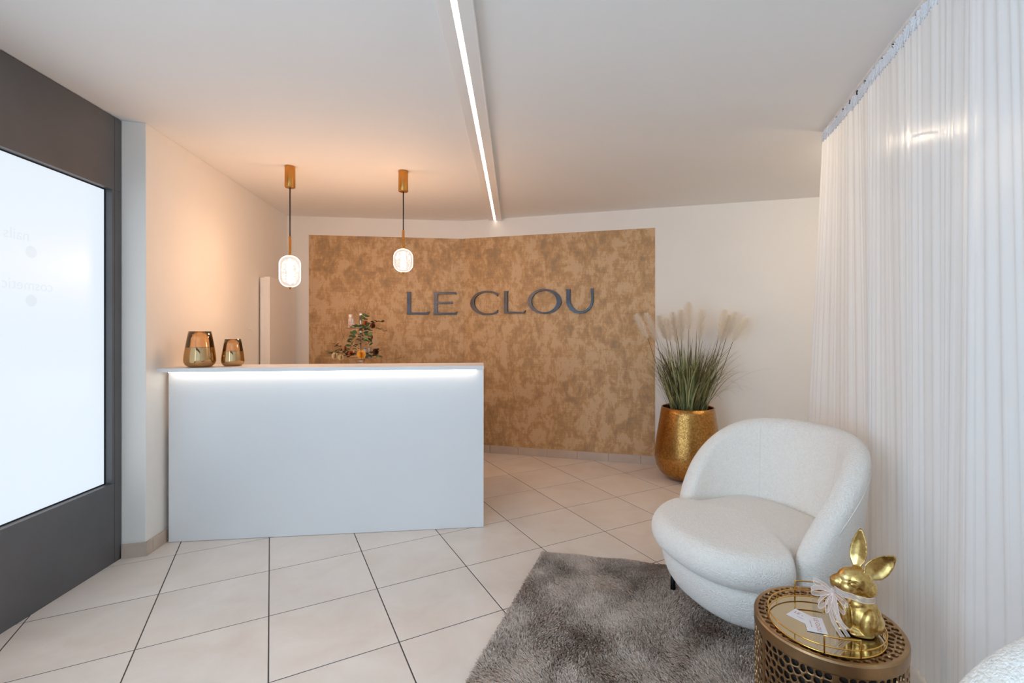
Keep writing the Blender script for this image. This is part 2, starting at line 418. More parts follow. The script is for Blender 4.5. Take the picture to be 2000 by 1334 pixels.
letter(0, sL, (785, 555), [Ep], pBL, pK, 'E', 'dark steel letter E of the wall sign')
letter(0, 16, (910, 555), [Cp], pK, pBR, 'C', 'steel letter C of the wall sign, glinting on its left curve')
letter(0, 16, (910, 555), [L2p], pK, pBR, 'L', 'blue-grey steel letter L between the C and the O of the wall sign')
letter(0, 12.903, (1020, 550), [ell(558, 498, 424, 312), ell(551, 500, 317, 270)[::-1]], pK, pBR, 'O', 'round steel letter O of the wall sign')
letter(0, 12.903, (1020, 550), [Up], pK, pBR, 'U', 'blue-black steel letter U ending the wall sign')

# ---------------------------------------------------------------- flat radiator on the left wall
rad = empty('radiator', (WL(4.82), 4.82, .1), 'tall flat white radiator on the left wall beside the wallpapered corner', 'radiator', rotz=math.atan2(1, -.1537))
rl = .335
G().box((-rl, -.055, 0), (rl, -.018, 1.775)).make('body', M_white, rad, bevel=.004)   # local x runs along the wall, -y into the room
G().box((-rl-.002, -.103, -.002), (rl+.002, -.088, 1.785)).make('front_plate', M_white, rad, bevel=.004)
for sx in (-rl+.001, rl-.013): G().box((sx, -.088, .0), (sx+.012, -.055, 1.783)).make('side_cover', M_white, rad, bevel=.001)
for sx in (-.2, .2):
    for z in (.25, 1.5): G().box((sx-.02, -.018, z), (sx+.02, 0, z+.05)).make('bracket', M_white, rad)
sock = empty('wall_hook', (WL(4.30)+.001, 4.30, 1.39), 'tiny white hook on the left wall next to the radiator', 'hook', rotz=math.atan2(1, -.1537))
G().lathe([(.008, 0), (.008, .004), (.004, .006)], 12).make('plate', M_white, sock).rotation_euler = (PI/2, 0, 0)
G().tube([(0, -.004, 0), (0, -.02, -.004), (.004, -.026, -.02), (.02, -.024, -.028)], .0022, 6).make('hook', M_white, sock, True)

# ---------------------------------------------------------------- pendants
def m_shade():
    n = NT('fluted_acrylic'); lw = n.node('ShaderNodeLayerWeight'); lw.inputs['Blend'].default_value = .32
    v = n.coord(kind='Object'); wv = n.node('ShaderNodeTexWave', wave_type='BANDS', bands_direction='Z'); wv.inputs['Scale'].default_value = 42; n.link(v, wv.inputs['Vector'])
    tr = n.node('ShaderNodeBsdfTransparent'); em = n.node('ShaderNodeEmission'); em.inputs['Color'].default_value = (1, .93, .86, 1); em.inputs['Strength'].default_value = 2.4
    mx = n.node('ShaderNodeMixShader'); r = n.ramp(lw.outputs['Facing'], [(.0, g(.06)), (.42, g(.12)), (.55, g(.9)), (1, g(1))])
    n.link(r, mx.inputs[0]); n.link(tr.outputs[0], mx.inputs[1]); n.link(em.outputs[0], mx.inputs[2]); n.link(mx.outputs[0], n.out.inputs['Surface']); return n.m
M_shade = m_shade()
def m_core(s):
    n = NT('crystal_core'); v = n.coord(kind='Object')
    n.set(Base_Color=(.9, .88, .85, 1), Roughness=.2)
    n.b.inputs['Emission Color'].default_value = (1, .84, .68, 1); n.b.inputs['Emission Strength'].default_value = s
    return n.m
M_core = m_core(6.0); M_prism = m_core(1.1)
def pendant(X, Y, ztop, R, zc, hh, label):
    p = empty('pendant_lamp', (X, Y, CEIL), label, 'lamp', 'pendant lamps over the reception desk')
    z = lambda q: q-CEIL
    G().lathe([(.034, z(CEIL)), (.037, z(CEIL)), (.0375, z(CEIL-.16)), (.0345, z(CEIL-.165)), (.028, z(CEIL-.165))], 40).make('canopy', M_brass, p, True, bevel=.001)
    G().tube([(0, 0, z(CEIL-.165)), (0, 0, z(zc+hh+.14))], .0045, 8).make('cord', M_black, p, True)
    G().lathe([(.0065, z(zc+hh+.148)), (.0095, z(zc+hh+.145)), (.010, z(zc+hh+.03)), (.0095, z(zc+hh+.006)), (.022, z(zc+hh+.003)), (.022, z(zc+hh-.001))], 20).make('stem', M_brass, p, True)
    # capsule shaped shade
    prof = []; rc = R*.92
    for k in range(13):
        t = PI/2*k/12; prof.append((R*math.sin(t)**.9 if k else .012, z(zc+hh-rc+rc*math.cos(t))))
    for k in range(13):
        t = PI/2+PI/2*k/12; prof.append((R*max(0, math.sin(t))**.9 if k < 12 else .012, z(zc-hh+rc+rc*math.cos(t))))
    G().lathe(prof, 64).make('glass_shade', M_shade, p, True)
    # ribbed crystal body inside
    pr = []; n = 22; hi = hh*.8
    for k in range(n*2+1):
        q = -1+k/n; pr.append((R*.66*(1-abs(q)**4)**.5*(1-.06*(k % 2))+.01, z(zc+q*hi)))
    nn = 32; v = []; f = []
    for r, zz in pr:
        for k in range(nn):
            a = 2*PI*k/nn; rr = r*(1 if k % 2 else .92); v.append((rr*math.cos(a), rr*math.sin(a), zz))
    for i in range(len(pr)-1):
        for k in range(nn): f.append((i*nn+k, i*nn+(k+1) % nn, (i+1)*nn+(k+1) % nn, (i+1)*nn+k))
    o = mesh('ribbed_crystal', v, f, M_prism2, p)
    G().lathe([(.004, z(zc-hi)), (R*.24, z(zc-hi*.9)), (R*.28, z(zc)), (R*.24, z(zc+hi*.9)), (.004, z(zc+hi))], 20).make('bulb', M_core, p, True)
    G().lathe([(.011, z(zc-hh+.003)), (.011, z(zc-hh-.004)), (.006, z(zc-hh-.006)), (.006, z(zc-hh-.014)), (.001, z(zc-hh-.017))], 16).make('finial', M_brass, p, True)
    ld = bpy.data.lights.new('pendant_light', 'POINT'); ld.energy = PENDANT_W; ld.color = WARM; ld.shadow_soft_size = R*.8
    l = bpy.data.objects.new('pendant_light', ld); COL.objects.link(l); l.parent = p; l.location = (0, 0, z(zc))
def m_prism():
    n = NT('clear_ribbed_acrylic'); tr = n.node('ShaderNodeBsdfTransparent'); tr.inputs['Color'].default_value = (.97, .95, .93, 1)
    em = n.node('ShaderNodeEmission'); em.inputs['Color'].default_value = (1, .93, .86, 1); em.inputs['Strength'].default_value = .75
    gl = n.node('ShaderNodeBsdfGlossy'); gl.inputs['Roughness'].default_value = .08
    v = n.coord(kind='Object'); f = n.noise(v, 90, 2)
    m1 = n.node('ShaderNodeMixShader'); m1.inputs[0].default_value = .3; n.link(em.outputs[0], m1.inputs[1]); n.link(gl.outputs[0], m1.inputs[2])
    m2 = n.node('ShaderNodeMixShader'); n.link(n.ramp(f, [(.40, g(.1)), (.60, g(.8))]), m2.inputs[0]); n.link(tr.outputs[0], m2.inputs[1]); n.link(m1.outputs[0], m2.inputs[2])
    n.link(m2.outputs[0], n.out.inputs['Surface']); return n.m
M_prism2 = m_prism()
pendant(-1.909, 3.674, 0, .0755, 1.827, .122, 'left pendant lamp, taller glowing glass capsule on a black cord from a brass ceiling cylinder')
pendant(-1.068, 3.779, 0, .0755, 1.926, .0925, 'right pendant lamp, shorter rounder glowing glass on a black cord from a brass ceiling cylinder')

# ---------------------------------------------------------------- vases on the counter
def m_vase(zm):
    n = NT('amber_mirror_glass'); v = n.coord(kind='Object'); sp = n.node('ShaderNodeSeparateXYZ'); n.link(v, sp.inputs[0])
    r = n.node('ShaderNodeMapRange'); r.inputs['From Min'].default_value = zm-.0015; r.inputs['From Max'].default_value = zm+.0015; n.link(sp.outputs['Z'], r.inputs['Value'])
    tr = n.node('ShaderNodeBsdfTransparent'); tr.inputs['Color'].default_value = (.965, .82, .63, 1)
    gl = n.node('ShaderNodeBsdfGlossy'); gl.inputs['Roughness'].default_value = .02; gl.inputs['Color'].default_value = (1, .86, .66, 1)
    g2 = n.node('ShaderNodeBsdfGlossy'); g2.inputs['Roughness'].default_value = .03; g2.inputs['Color'].default_value = lin(214, 184, 138)
    lw = n.node('ShaderNodeFresnel'); lw.inputs['IOR'].default_value = 1.45
    a = n.node('ShaderNodeMixShader'); fa_ = n.node('ShaderNodeMath', operation='ADD'); n.link(lw.outputs[0], fa_.inputs[0]); fa_.inputs[1].default_value = .06; n.link(fa_.outputs[0], a.inputs[0]); n.link(tr.outputs[0], a.inputs[1]); n.link(gl.outputs[0], a.inputs[2])
    b = n.node('ShaderNodeMixShader'); b.inputs[0].default_value = .62; n.link(tr.outputs[0], b.inputs[1]); n.link(g2.outputs[0], b.inputs[2])
    c = n.node('ShaderNodeMixShader'); n.link(r.outputs[0], c.inputs[0]); n.link(b.outputs[0], c.inputs[1]); n.link(a.outputs[0], c.inputs[2]); n.link(c.outputs[0], n.out.inputs['Surface']); return n.m
def vase(x, y, R, hh, label):
    p = empty('vase', (x, y, 1.129), label, 'vase', 'amber glass vases on the counter')
    prof = [(.0, 0), (R*.58, 0), (R*.72, hh*.015), (R*.9, hh*.07), (R*.985, hh*.135), (R, hh*.2), (R*.985, hh*.3), (R*.9, hh*.55), (R*.79, hh*.8), (R*.695, hh)]
    P = [(max(r, .0001), z) for r, z in prof]+[(max(r-.003, .0001), max(z, .004)) for r, z in reversed(prof)]
    o = G().lathe(P, 64).make('body', m_vase(hh*.55), p, True)
vase(-2.244, 3.17, .0905, .236, 'larger amber glass vase with a mirrored lower half, left on the counter')
vase(-2.087, 3.265, .0685, .184, 'smaller amber glass vase with a mirrored lower half, right of the larger one')

# ---------------------------------------------------------------- planter with pampas grass
def m_hammer():
    n = NT('hammered_gold_metal'); v = n.coord(kind='Object')
    vo = n.node('ShaderNodeTexVoronoi'); vo.inputs['Scale'].default_value = 150; n.link(v, vo.inputs['Vector'])
    f = n.noise(v, 60, 4)
    n.link(n.ramp(f, [(.3, lin(156, 110, 52)), (.7, lin(204, 156, 92))]), n.b.inputs['Base Color'])
    n.set(Roughness=.19, Metallic=1.0); n.link(n.bump(vo.outputs['Distance'], .35, .003), n.b.inputs['Normal']); return n.m
M_ham = m_hammer(); M_soil = mat('brown_bark_mulch', lin(96, 62, 40), .95, 0, .4, 60, 1, 80)
PX, PY = 1.393, 4.46
pot = empty('planter', (PX, PY, 0), 'large hammered gold planter with pampas grass in front of the right back wall', 'planter')
prof = [(.001, .012), (.15, .006), (.195, .02), (.245, .065), (.278, .125), (.290, .2), (.287, .27), (.275, .37), (.255, .50), (.236, .62), (.2285, .665), (.222, .667), (.222, .655), (.226, .6), (.222, .58)]
prof = [(r*1.035, z) for r, z in prof]; G().lathe(prof, 96).make('pot', M_ham, pot, True)
G().lathe([(.001, .62), (.1, .628), (.218, .622), (.221, .60), (.001, .598)], 40).make('mulch', M_soil, pot, True)
def m_blade(name, c0, c1):
    n = NT(name); v = n.coord(kind='Object'); oi = n.node('ShaderNodeObjectInfo'); f = n.noise(v, 14, 3)
    ad = n.node('ShaderNodeMath', operation='ADD'); n.link(f, ad.inputs[0]); n.link(oi.outputs['Random'], ad.inputs[1]); ml = n.node('ShaderNodeMath', operation='MULTIPLY'); n.link(ad.outputs[0], ml.inputs[0]); ml.inputs[1].default_value = .5
    n.link(n.ramp(ml.outputs[0], [(.25, c0), (.7, c1)]), n.b.inputs['Base Color']); n.set(Roughness=.5); return n.m
M_blade = m_blade('grass_blade', lin(104, 120, 66), lin(186, 192, 140)); M_blade2 = m_blade('dark_grass_blade', lin(70, 72, 42), lin(122, 112, 70))
def blade_geo(L, w, bend, rise=.0, curl=0, n=9):
    """strip that grows from the origin, leaning to +x"""
    P = []; x = z = 0; a = PI/2-rise
    for i in range(n+1):
        t = i/n; ww = w*(.75+.5*t) * (1-t**2.2)+.0006; fold = ww*.35
        P.append([(x, -ww/2, z+0), (x-fold*.4, 0, z-fold*.3), (x, ww/2, z)])
        a -= bend*(t**1.3)/n*2.2; x += math.cos(a)*L/n; z += math.sin(a)*L/n
    return P
rb = random.Random(11); protos = []
spec = []
for i in range(14): spec.append((rb.uniform(.50, .70), rb.uniform(.008, .014), rb.uniform(.2, 1.1), rb.uniform(.08, .5)))
for i in range(8): spec.append((rb.uniform(.62, .84), rb.uniform(.006, .009), rb.uniform(1.0, 1.9), rb.uniform(.35, .7)))
for k, (L, w_, b_, r_) in enumerate(spec):
    me = bpy.data.meshes.new('blade'); G_ = G().grid(blade_geo(L, w_, b_, r_)); me.from_pydata(G_.v, [], G_.f); me.polygons.foreach_set('use_smooth', [True]*len(me.polygons))
    me.materials.append(M_blade if k % 4 else M_blade2); protos.append(me)
nb = 0
while nb < 290:
    k = rb.randrange(22) if rb.random() < .78 else rb.randrange(14); a = rb.uniform(0, 2*PI)
    r = .165*math.sqrt(rb.random())*(1 if k < 14 else .9)
    a2 = a+rb.gauss(0, .35)
    if k >= 14 and math.sin(a2) > .35: continue       # the wall is close behind: the long arching ones fall forwards and sideways
    if math.sin(a2) > .6 and spec[k][2] > .45: continue
    rch = max(p[2][0] for p in blade_geo(*spec[k]))
    if rch*1.15*math.sin(a2)+r*math.sin(a) > .34: continue
    o = link_mesh('blade', protos[k], None, pot, loc=(r*math.cos(a), r*math.sin(a), .615)); o.rotation_euler = (0, 0, a2)
    s = rb.uniform(.8, 1.15); o.scale = (s, 1, s*rb.uniform(.9, 1.1)); nb += 1
G_ = G()
for i in range(190):
    L = rb.uniform(.4, .68); a = rb.uniform(0, 2*PI); r = .17*math.sqrt(rb.random())
    b_ = rb.uniform(.1, .6) if math.sin(a) > .2 else rb.uniform(.1, .9)
    Q = blade_geo(L, rb.uniform(.004, .008), b_, rb.uniform(0, .3), n=6)
    if Q[-1][0][0]*math.sin(a)+r*math.sin(a) > .34: continue
    ca, sa = math.cos(a), math.sin(a)
    G_.grid([[(p[0]*ca-p[1]*sa+r*ca, p[0]*sa+p[1]*ca+r*sa, p[2]+.612) for p in row] for row in Q])
tag(G_.make('fine_grass', M_blade2, pot, True, fix=False), kind='stuff')
# plumes
def m_plume():
    n = NT('pampas_plume'); n.set(Base_Color=lin(240, 226, 204), Roughness=.8)
    tl = n.node('ShaderNodeBsdfTranslucent'); tl.inputs['Color'].default_value = lin(255, 248, 236)
    df = n.node('ShaderNodeBsdfDiffuse'); df.inputs['Color'].default_value = lin(242, 228, 206)
    v = n.coord(); f = n.noise(v, 30, 2); n.link(n.ramp(f, [(.3, lin(252, 244, 232)), (.7, lin(255, 252, 247))]), df.inputs['Color'])
    m = n.node('ShaderNodeMixShader'); m.inputs[0].default_value = .5; n.link(df.outputs[0], m.inputs[1]); n.link(tl.outputs[0], m.inputs[2])
    tp = n.node('ShaderNodeBsdfTransparent'); m2 = n.node('ShaderNodeMixShader'); m2.inputs[0].default_value = .72; n.link(tp.outputs[0], m2.inputs[1]); n.link(m.outputs[0], m2.inputs[2])
    n.link(m2.outputs[0], n.out.inputs['Surface']); return n.m
M_plume = m_plume(); M_stem = mat('plume_stem', lin(112, 84, 48), .6)
# (pixel x,y of the plume's foot, its top, depth offset)
plumes = [((1266, 662), (1243, 616), -.05), ((1283, 668), (1262, 612), .02), ((1302, 664), (1287, 618), .05), ((1309, 668), (1300, 625), -.02), ((1322, 672), (1314, 610), .1),
          ((1345, 646), (1345, 592), -.05), ((1331, 668), (1330, 606), .02), ((1366, 668), (1372, 606), .03), ((1402, 664), (1416, 606), -.02), ((1418, 662), (1437, 612), .05), ((1431, 668), (1458, 622), .0), ((1407, 672), (1424, 616), .09)]
for k, (ft, tp, dy) in enumerate(plumes):
    Y = PY+dy; pt = lambda q: Vector(((q[0]-CX)*Y/F-PX, dy, H-(q[1]-HZ)*Y/F))
    A, B = pt(ft), pt(tp); rt = Vector((A.x*.35, dy*.6, .6))
    sm = G().tube([rt, (rt*.5+A*.5)+Vector((A.x*.03, 0, 0)), A, A*.3+B*.7], [.0032, .0028, .0024, .001], 6).make('plume_stem', M_stem, pot, True)
    rr = np.random.RandomState(k); N = 1150; ax = (B-A); L = ax.length+.02; ax.normalize()
    e1 = ax.cross(Vector((0, 1, 0))).normalized(); e2 = ax.cross(e1)
    t = rr.rand(N)**.9; ang = rr.rand(N)*2*PI; fl = .060*np.sin(np.clip(t*.9+.1, 0, 1)*PI)**.55*(.5+.6*rr.rand(N))+.010; dr = rr.rand(N)*.5+.35
    A_, ax_, e1_, e2_ = [np.array(q) for q in (A, ax, e1, e2)]
    base = A_+np.outer(t*L*.92, ax_); rad_ = np.outer(np.cos(ang), e1_)+np.outer(np.sin(ang), e2_)
    tip = base+rad_*fl[:, None]+np.outer(fl*dr*1.6, ax_)+np.array([0, 0, -.003]); mid = (base+tip)/2+rad_*.003+np.outer(fl*.12, ax_)
    sd = np.cross(rad_, ax_)*.0008
    V_ = np.stack([base-sd, base+sd, mid+sd*1.3, mid-sd*1.3, tip], 1).reshape(-1, 3); idx = np.arange(N)*5
    me = bpy.data.meshes.new('plume'); me.from_pydata(V_.tolist(), [], [q for i in idx.tolist() for q in ((i, i+1, i+2, i+3), (i+3, i+2, i+4))])
    link_mesh('plume', me, M_plume, pot)

# ---------------------------------------------------------------- tiered stand with flowers, on a sideboard behind the desk
SX, SY, SZ = -1.765, 4.75, .92
sb = empty('sideboard', (SX+.25, SY+.09, 0), 'low white sideboard behind the reception desk under the flowers', 'sideboard', rotz=math.atan2(pK[1]-pBL[1], pK[0]-pBL[0]))
G().box((-.62, -.21, .06), (.62, .21, .895)).make('body', M_white, sb, bevel=.002)
G().box((-.63, -.22, .8955), (.63, .215, SZ)).make('top', M_white, sb, bevel=.002)
for k in range(3): G().box((-.61+k*.41, -.228, .08), (-.61+k*.41+.4, -.2105, .885)).make('door', M_white, sb, bevel=.002)
G().box((-.58, -.17, 0), (.58, .17, .0595)).make('plinth', M_frame, sb)
M_silver = mat('nickel_metal', lin(214, 196, 176), .18, 1, .05, 20)
stand = empty('tiered_stand', (SX, SY, SZ), 'two-tier nickel cake stand with a ball knob behind the counter', 'stand')
G().lathe([(.0, 0), (.09, 0), (.09, .006), (.05, .014), (.018, .05), (.014, .09), (.024, .13), (.045, .165), (.03, .176)], 32).make('foot', M_silver, stand, True)
for nm, z, R in (('lower_plate', .18, .158), ('upper_plate', .48, .152)):
    G().lathe([(.0, z-.004), (R*.8, z-.004), (R, z+.002), (R+.001, z+.005), (R*.96, z+.004), (R*.8, z), (.0, z)], 48).make(nm, M_silver, stand, True)
G().lathe([(.006, .181), (.007, .3), (.012, .33), (.02, .42), (.028, .455), (.012, .476)], 20).make('pole', M_silver, stand, True)
G().lathe([(.018, .481), (.012, .5), (.014, .55), (.013, .575), (.022, .59), (.027, .61), (.024, .632), (.012, .643), (.001, .646)], 24).make('knob', M_silver, stand, True)
M_pink = mat('pale_pink_plastic', lin(226, 196, 186), .35); M_bl = mat('pale_blue_cap', lin(190, 208, 224), .3); M_wh = mat('white_plastic', lin(238, 230, 224), .35); M_gs = mat('clear_grey_glass', lin(190, 178, 170), .1, .3)
M_print = mat('grey_print', lin(150, 120, 110), .6)
def bottle(x, y, z, R, hb, hc, mb, mc, label, rc=None):
    b = empty('bottle', (SX+x, SY+y, z), label, 'bottle', 'small cosmetic bottles on the tiered stand')
    G().lathe([(.001, 0), (R*.95, 0), (R, .003), (R, hb*.9), (R*.7, hb), (R*.5, hb)], 20).make('body', mb, b, True)
    rc = rc or R*.8
    G().lathe([(rc*.9, hb), (rc, hb+.002), (rc*.96, hb+hc-.003), (rc*.7, hb+hc)], 20).make('cap', mc, b, True)
    G_ = G()
    for i in range(4): G_.box((-R*.45, -R-.0006, hb*(.25+.12*i)), (R*.45, -R+.0004, hb*(.25+.12*i)+.003))
    G_.make('print', M_print, b)
zu = SZ+.480+.0005; zl = SZ+.180+.0005
bottle(-.083, -.05, zu, .021, .10, .035, M_pink, M_wh, 'tall slim pink and white bottle on the upper tier')
bottle(-.052, -.075, zu, .019, .045, .047, M_pink, M_bl, 'short pink bottle with a pale blue cap on the upper tier', .010)
bottle(.068, -.085, zl, .022, .10, .012, M_gs, M_gs, 'grey glass bottle on the lower tier behind the yellow daisy')
bottle(.104, -.06, zl, .02, .06, .045, M_gs, M_bl, 'short grey bottle with a pale blue cap on the lower tier', .010)
fa = empty('flower_arrangement', (SX, SY, SZ+.18), 'dried flowers and eucalyptus wound around the tiered stand', 'flowers')
def sp(px, py, y=0): Yd = SY+y; return Vector(((px-CX)*Yd/F-SX, y, H-(py-HZ)*Yd/F-(SZ+.18)))
M_euc = m_blade('eucalyptus_leaf', lin(60, 92, 58), lin(118, 144, 96)); M_dk = m_blade('dark_leaf', lin(34, 34, 22), lin(72, 66, 40)); M_brn = m_blade('dried_leaf', lin(92, 52, 30), lin(138, 92, 60)); M_twig = mat('twig', lin(92, 60, 36), .8)
def leaf_mesh(L, W, rnd=False):
    P = []; n = 6
    for i in range(n+1):
        t = i/n; ww = W*math.sin(PI*min(1, t*.96+.03))**(.5 if rnd else .9)/2+.0004
        P.append([(t*L, -ww, .06*L*math.sin(PI*t)), (t*L, 0, .06*L*math.sin(PI*t)-ww*.2), (t*L, ww, .06*L*math.sin(PI*t))])
    return P
rl_ = random.Random(5)
def leaf(pt, L, W, m, d=None, rnd=False, name='leaf'):
    d = d or Vector((rl_.gauss(0, 1), rl_.gauss(-.4, .6), rl_.gauss(.2, .8))); q = d.to_track_quat('X', 'Z').to_matrix()
    q = q @ Matrix.Rotation(rl_.uniform(-1, 1), 3, 'X')
    Gx = G().grid([[Vector(q@Vector(p))+pt for p in row] for row in leaf_mesh(L, W, rnd)])
    return Gx.make(name, m, fa, True, fix=False)
def strand(pts, n, L, W, m, rnd):
    P = [sp(*p) for p in pts]; G().tube(P, .0015, 5).make('stem', M_twig, fa)
    for i in range(n):
        t = i/(n-1)*(len(P)-1); k = min(int(t), len(P)-2); c = P[k].lerp(P[k+1], t-k)
        s_ = 1 if i % 2 else -1
        leaf(c, L*1.35*rl_.uniform(.8, 1.2), W*1.35*rl_.uniform(.8, 1.2), m, Vector((s_*.9, -.5, rl_.uniform(-.3, .6))), rnd)
strand([(697, 650, -.06), (689, 656, -.1), (686, 668, -.1), (684, 682, -.11)], 13, .032, .028, M_euc, True)
strand([(713, 634, -.12), (720, 645, -.15), (719, 660, -.15), (721, 674, -.13)], 16, .034, .03, M_euc, True)
strand([(708, 636, -.1), (712, 622, -.09), (717, 614, -.08)], 8, .032, .028, M_euc, True)
strand([(716, 634, -.1), (730, 630, -.11), (742, 628, -.1), (748, 630, -.1)], 12, .03, .014, M_dk, False)
strand([(718, 638, -.1), (732, 638, -.11), (744, 643, -.1), (751, 647, -.1)], 12, .026, .007, M_euc, False)
strand([(670, 692, -.1), (660, 686, -.12), (652, 687, -.12), (645, 690, -.12)], 10, .03, .016, M_euc, False)
strand([(672, 682, -.1), (664, 676, -.12), (655, 672, -.12)], 7, .026, .014, M_dk, False)
strand([(690, 694, -.12), (697, 678, -.1), (706, 664, -.08)], 16, .026, .012, M_dk, False)
strand([(676, 694, -.12), (690, 692, -.14), (700, 692, -.12)], 14, .026, .015, M_dk, False)
strand([(720, 696, -.12), (732, 694, -.12), (742, 696, -.1)], 12, .034, .02, M_euc, False)
strand([(684, 697, -.13), (676, 688, -.13), (669, 680, -.12), (663, 684, -.12)], 12, .028, .018, M_dk, False)
strand([(716, 697, -.13), (724, 690, -.13), (733, 682, -.11), (740, 686, -.11)], 10, .034, .02, M_brn, False)
strand([(700, 668, -.1), (704, 658, -.1), (709, 650, -.09)], 8, .024, .012, M_dk, False)
strand([(690, 640, -.1), (700, 637, -.11), (712, 636, -.12)], 9, .03, .018, M_euc, False)
for a in ([(674, 664, -.05), (667, 648, -.05), (666, 636, -.05), (669, 627, -.05)], [(741, 698, -.1), (757, 703, -.1), (772, 701, -.1), (790, 697, -.1)], [(712, 613, -.06), (716, 604, -.05), (718, 596, -.05)], [(700, 614, -.06), (694, 606, -.05), (691, 598, -.05)], [(650, 689, -.12), (643, 688, -.12), (636, 686, -.12)]):
    P = [sp(*p) for p in a]; Gx = G().tube(P, .0009, 4)
    for i in range(7):
        t = (i+1)/8*(len(P)-1); k = min(int(t), len(P)-2); c = P[k].lerp(P[k+1], t-k); Gx.ball(c+Vector((rl_.uniform(-.006, .006), 0, rl_.uniform(.002, .008))), .0022, 6, 4)
    Gx.make('twig', M_twig, fa)
def bloom(pt, R, m, label, rows=3, name='blossom', flat=.3, cm=None, n=16):
    Gx = G(); R = R*1.2
    for r in range(rows):
        for k in range(n):
            a = 2*PI*(k+r*.5)/n; rr = R*(1-r*.22); tilt = flat+r*.35
            d = Vector((math.cos(a)*math.cos(tilt), -math.sin(tilt), math.sin(a)*math.cos(tilt))); q = d.to_track_quat('X', 'Y').to_matrix()
            Gx.grid([[Vector(q@Vector(p))+pt+Vector((0, -.002*r, 0)) for p in row] for row in leaf_mesh(rr, rr*2.6*2*PI/n/2, True)])
    o = Gx.make(name, m, fa, True, fix=False); o['label'] = label
    if cm: G().ball(pt+Vector((0, -.006, 0)), (R*.28, R*.16, R*.28), 12, 8).make('flower_centre', cm, o, True)
M_yel = mat('yellow_petal', lin(238, 180, 70), .6); M_cream = mat('cream_petal', lin(226, 208, 166), .6); M_or = mat('orange_petal', lin(186, 104, 58), .7); M_tan = mat('tan_petal', lin(198, 150, 106), .7); M_pl = mat('plum_petal', lin(84, 52, 44), .7)
bloom(sp(706, 692.5, -.17), .038, M_yel, 'round yellow gerbera flower', 3, 'blossom', .15, mat('gerbera_eye', lin(176, 118, 40), .8), 20)
bloom(sp(655, 695, -.13), .03, M_cream, 'cream rose', 4, 'blossom', .4, None, 9)
bloom(sp(667, 698, -.13), .028, M_cream, 'cream rose', 4, 'blossom', .5, None, 9)
bloom(sp(675, 680, -.12), .03, M_tan, 'tan dried flower', 4, 'blossom', .8, None, 9)
bloom(sp(686, 690, -.13), .024, M_or, 'orange dried flower', 3, 'blossom', .4, None, 10)
bloom(sp(715, 631, -.12), .026, M_or, 'orange dried flower', 4, 'blossom', .6, None, 9)
bloom(sp(729, 636, -.11), .026, M_brn, 'brown dried flower', 3, 'blossom', .5, None, 10)
bloom(sp(735, 687, -.13), .032, M_pl, 'plum coloured dried flower', 3, 'blossom', .6, None, 10)
leaf(sp(725, 652, -.08), .06, .036, M_brn, Vector((.15, -.2, -1)), True)
Gx = G()
for i in range(46): Gx.ball(sp(rl_.uniform(688, 703), rl_.uniform(668, 697), rl_.uniform(-.17, -.1)), .0035, 6, 4)
tag(Gx.make('tiny_buds', M_cream, fa), kind='stuff')
# gold wire tray with two arched handles beside it
gt = empty('wire_tray', (-1.30, 4.72, SZ), 'small gold wire tray with arched handles behind the counter, right of the flowers', 'tray')
G().lathe([(.001, 0), (.10, 0), (.10, .004), (.001, .004)], 32).make('base', M_brass, gt)
for sx in (-.09, .09):
    G().tube([(sx-.03, 0, .004)]+[(sx-.03*math.cos(t), 0, .105+.035*math.sin(t)) for t in [PI*k/8 for k in range(9)]]+[(sx+.03, 0, .004)], .003, 6).make('handle', M_brass, gt, True)

# ---------------------------------------------------------------- rug
M_rugb = mat('rug_backing', lin(132, 116, 104), .95)
C0 = np.array([.0203, 2.918]); ra = np.array([.978, -.209]); rbv = np.array([-.262, -.965]); LA_, LB_ = 1.56, 2.35
rug = empty('rug', (C0[0]+(ra*LA_/2+rbv*LB_/2)[0], C0[1]+(ra*LA_/2+rbv*LB_/2)[1], 0), 'thick grey-brown shaggy rug under the armchair and the side table', 'rug')
rc = [C0, C0+ra*LA_, C0+ra*LA_+rbv*LB_, C0+rbv*LB_]
G().prism([(p[0]-rug.location.x, p[1]-rug.location.y) for p in rc], .001, .011).make('backing', M_rugb, rug)
def m_rug():
    n = NT('rug_pile'); v = n.coord(kind='Object'); f = n.noise(v, 3.5, 4, .6, 1.2); f2 = n.noise(v, 150, 2, .8)
    ml = n.node('ShaderNodeMath', operation='MULTIPLY_ADD'); n.link(f2, ml.inputs[0]); ml.inputs[1].default_value = 1.0; fs = n.node('ShaderNodeMath', operation='MULTIPLY'); fs.inputs[1].default_value = .55; n.link(f, fs.inputs[0]); n.link(fs.outputs[0], ml.inputs[2])
    df = n.node('ShaderNodeBsdfDiffuse'); n.link(n.ramp(ml.outputs[0], [(.50, lin(140, 122, 109)), (.74, lin(204, 185, 170)), (1.0, lin(238, 222, 208))]), df.inputs['Color'])
    n.link(df.outputs[0], n.out.inputs['Surface']); return n.m
rr = np.random.RandomState(3); N = 210000
u_ = rr.rand(N)*LA_; v_ = rr.rand(N)**1.35*LB_
base = C0+np.outer(u_, ra)+np.outer(v_, rbv)
nzx = np.zeros(N); nzy = np.zeros(N)
for fx, fy, ph, am in ((7, 3, .3, 1), (4, -9, 1.7, .9), (13, 8, 4.1, .7), (-11, 17, 2.2, .6), (23, 5, .9, .45), (9, 29, 3.3, .4), (31, -22, 5.2, .3)):
    q = fx*base[:, 0]+fy*base[:, 1]+ph+1.3*np.sin(base[:, 0]*fy*.7+ph)
    nzx += am*np.sin(q); nzy += am*np.cos(q*1.13+ph)
hgt = .015+.0035*rr.rand(N)+.0022*nzx; ln = .0095
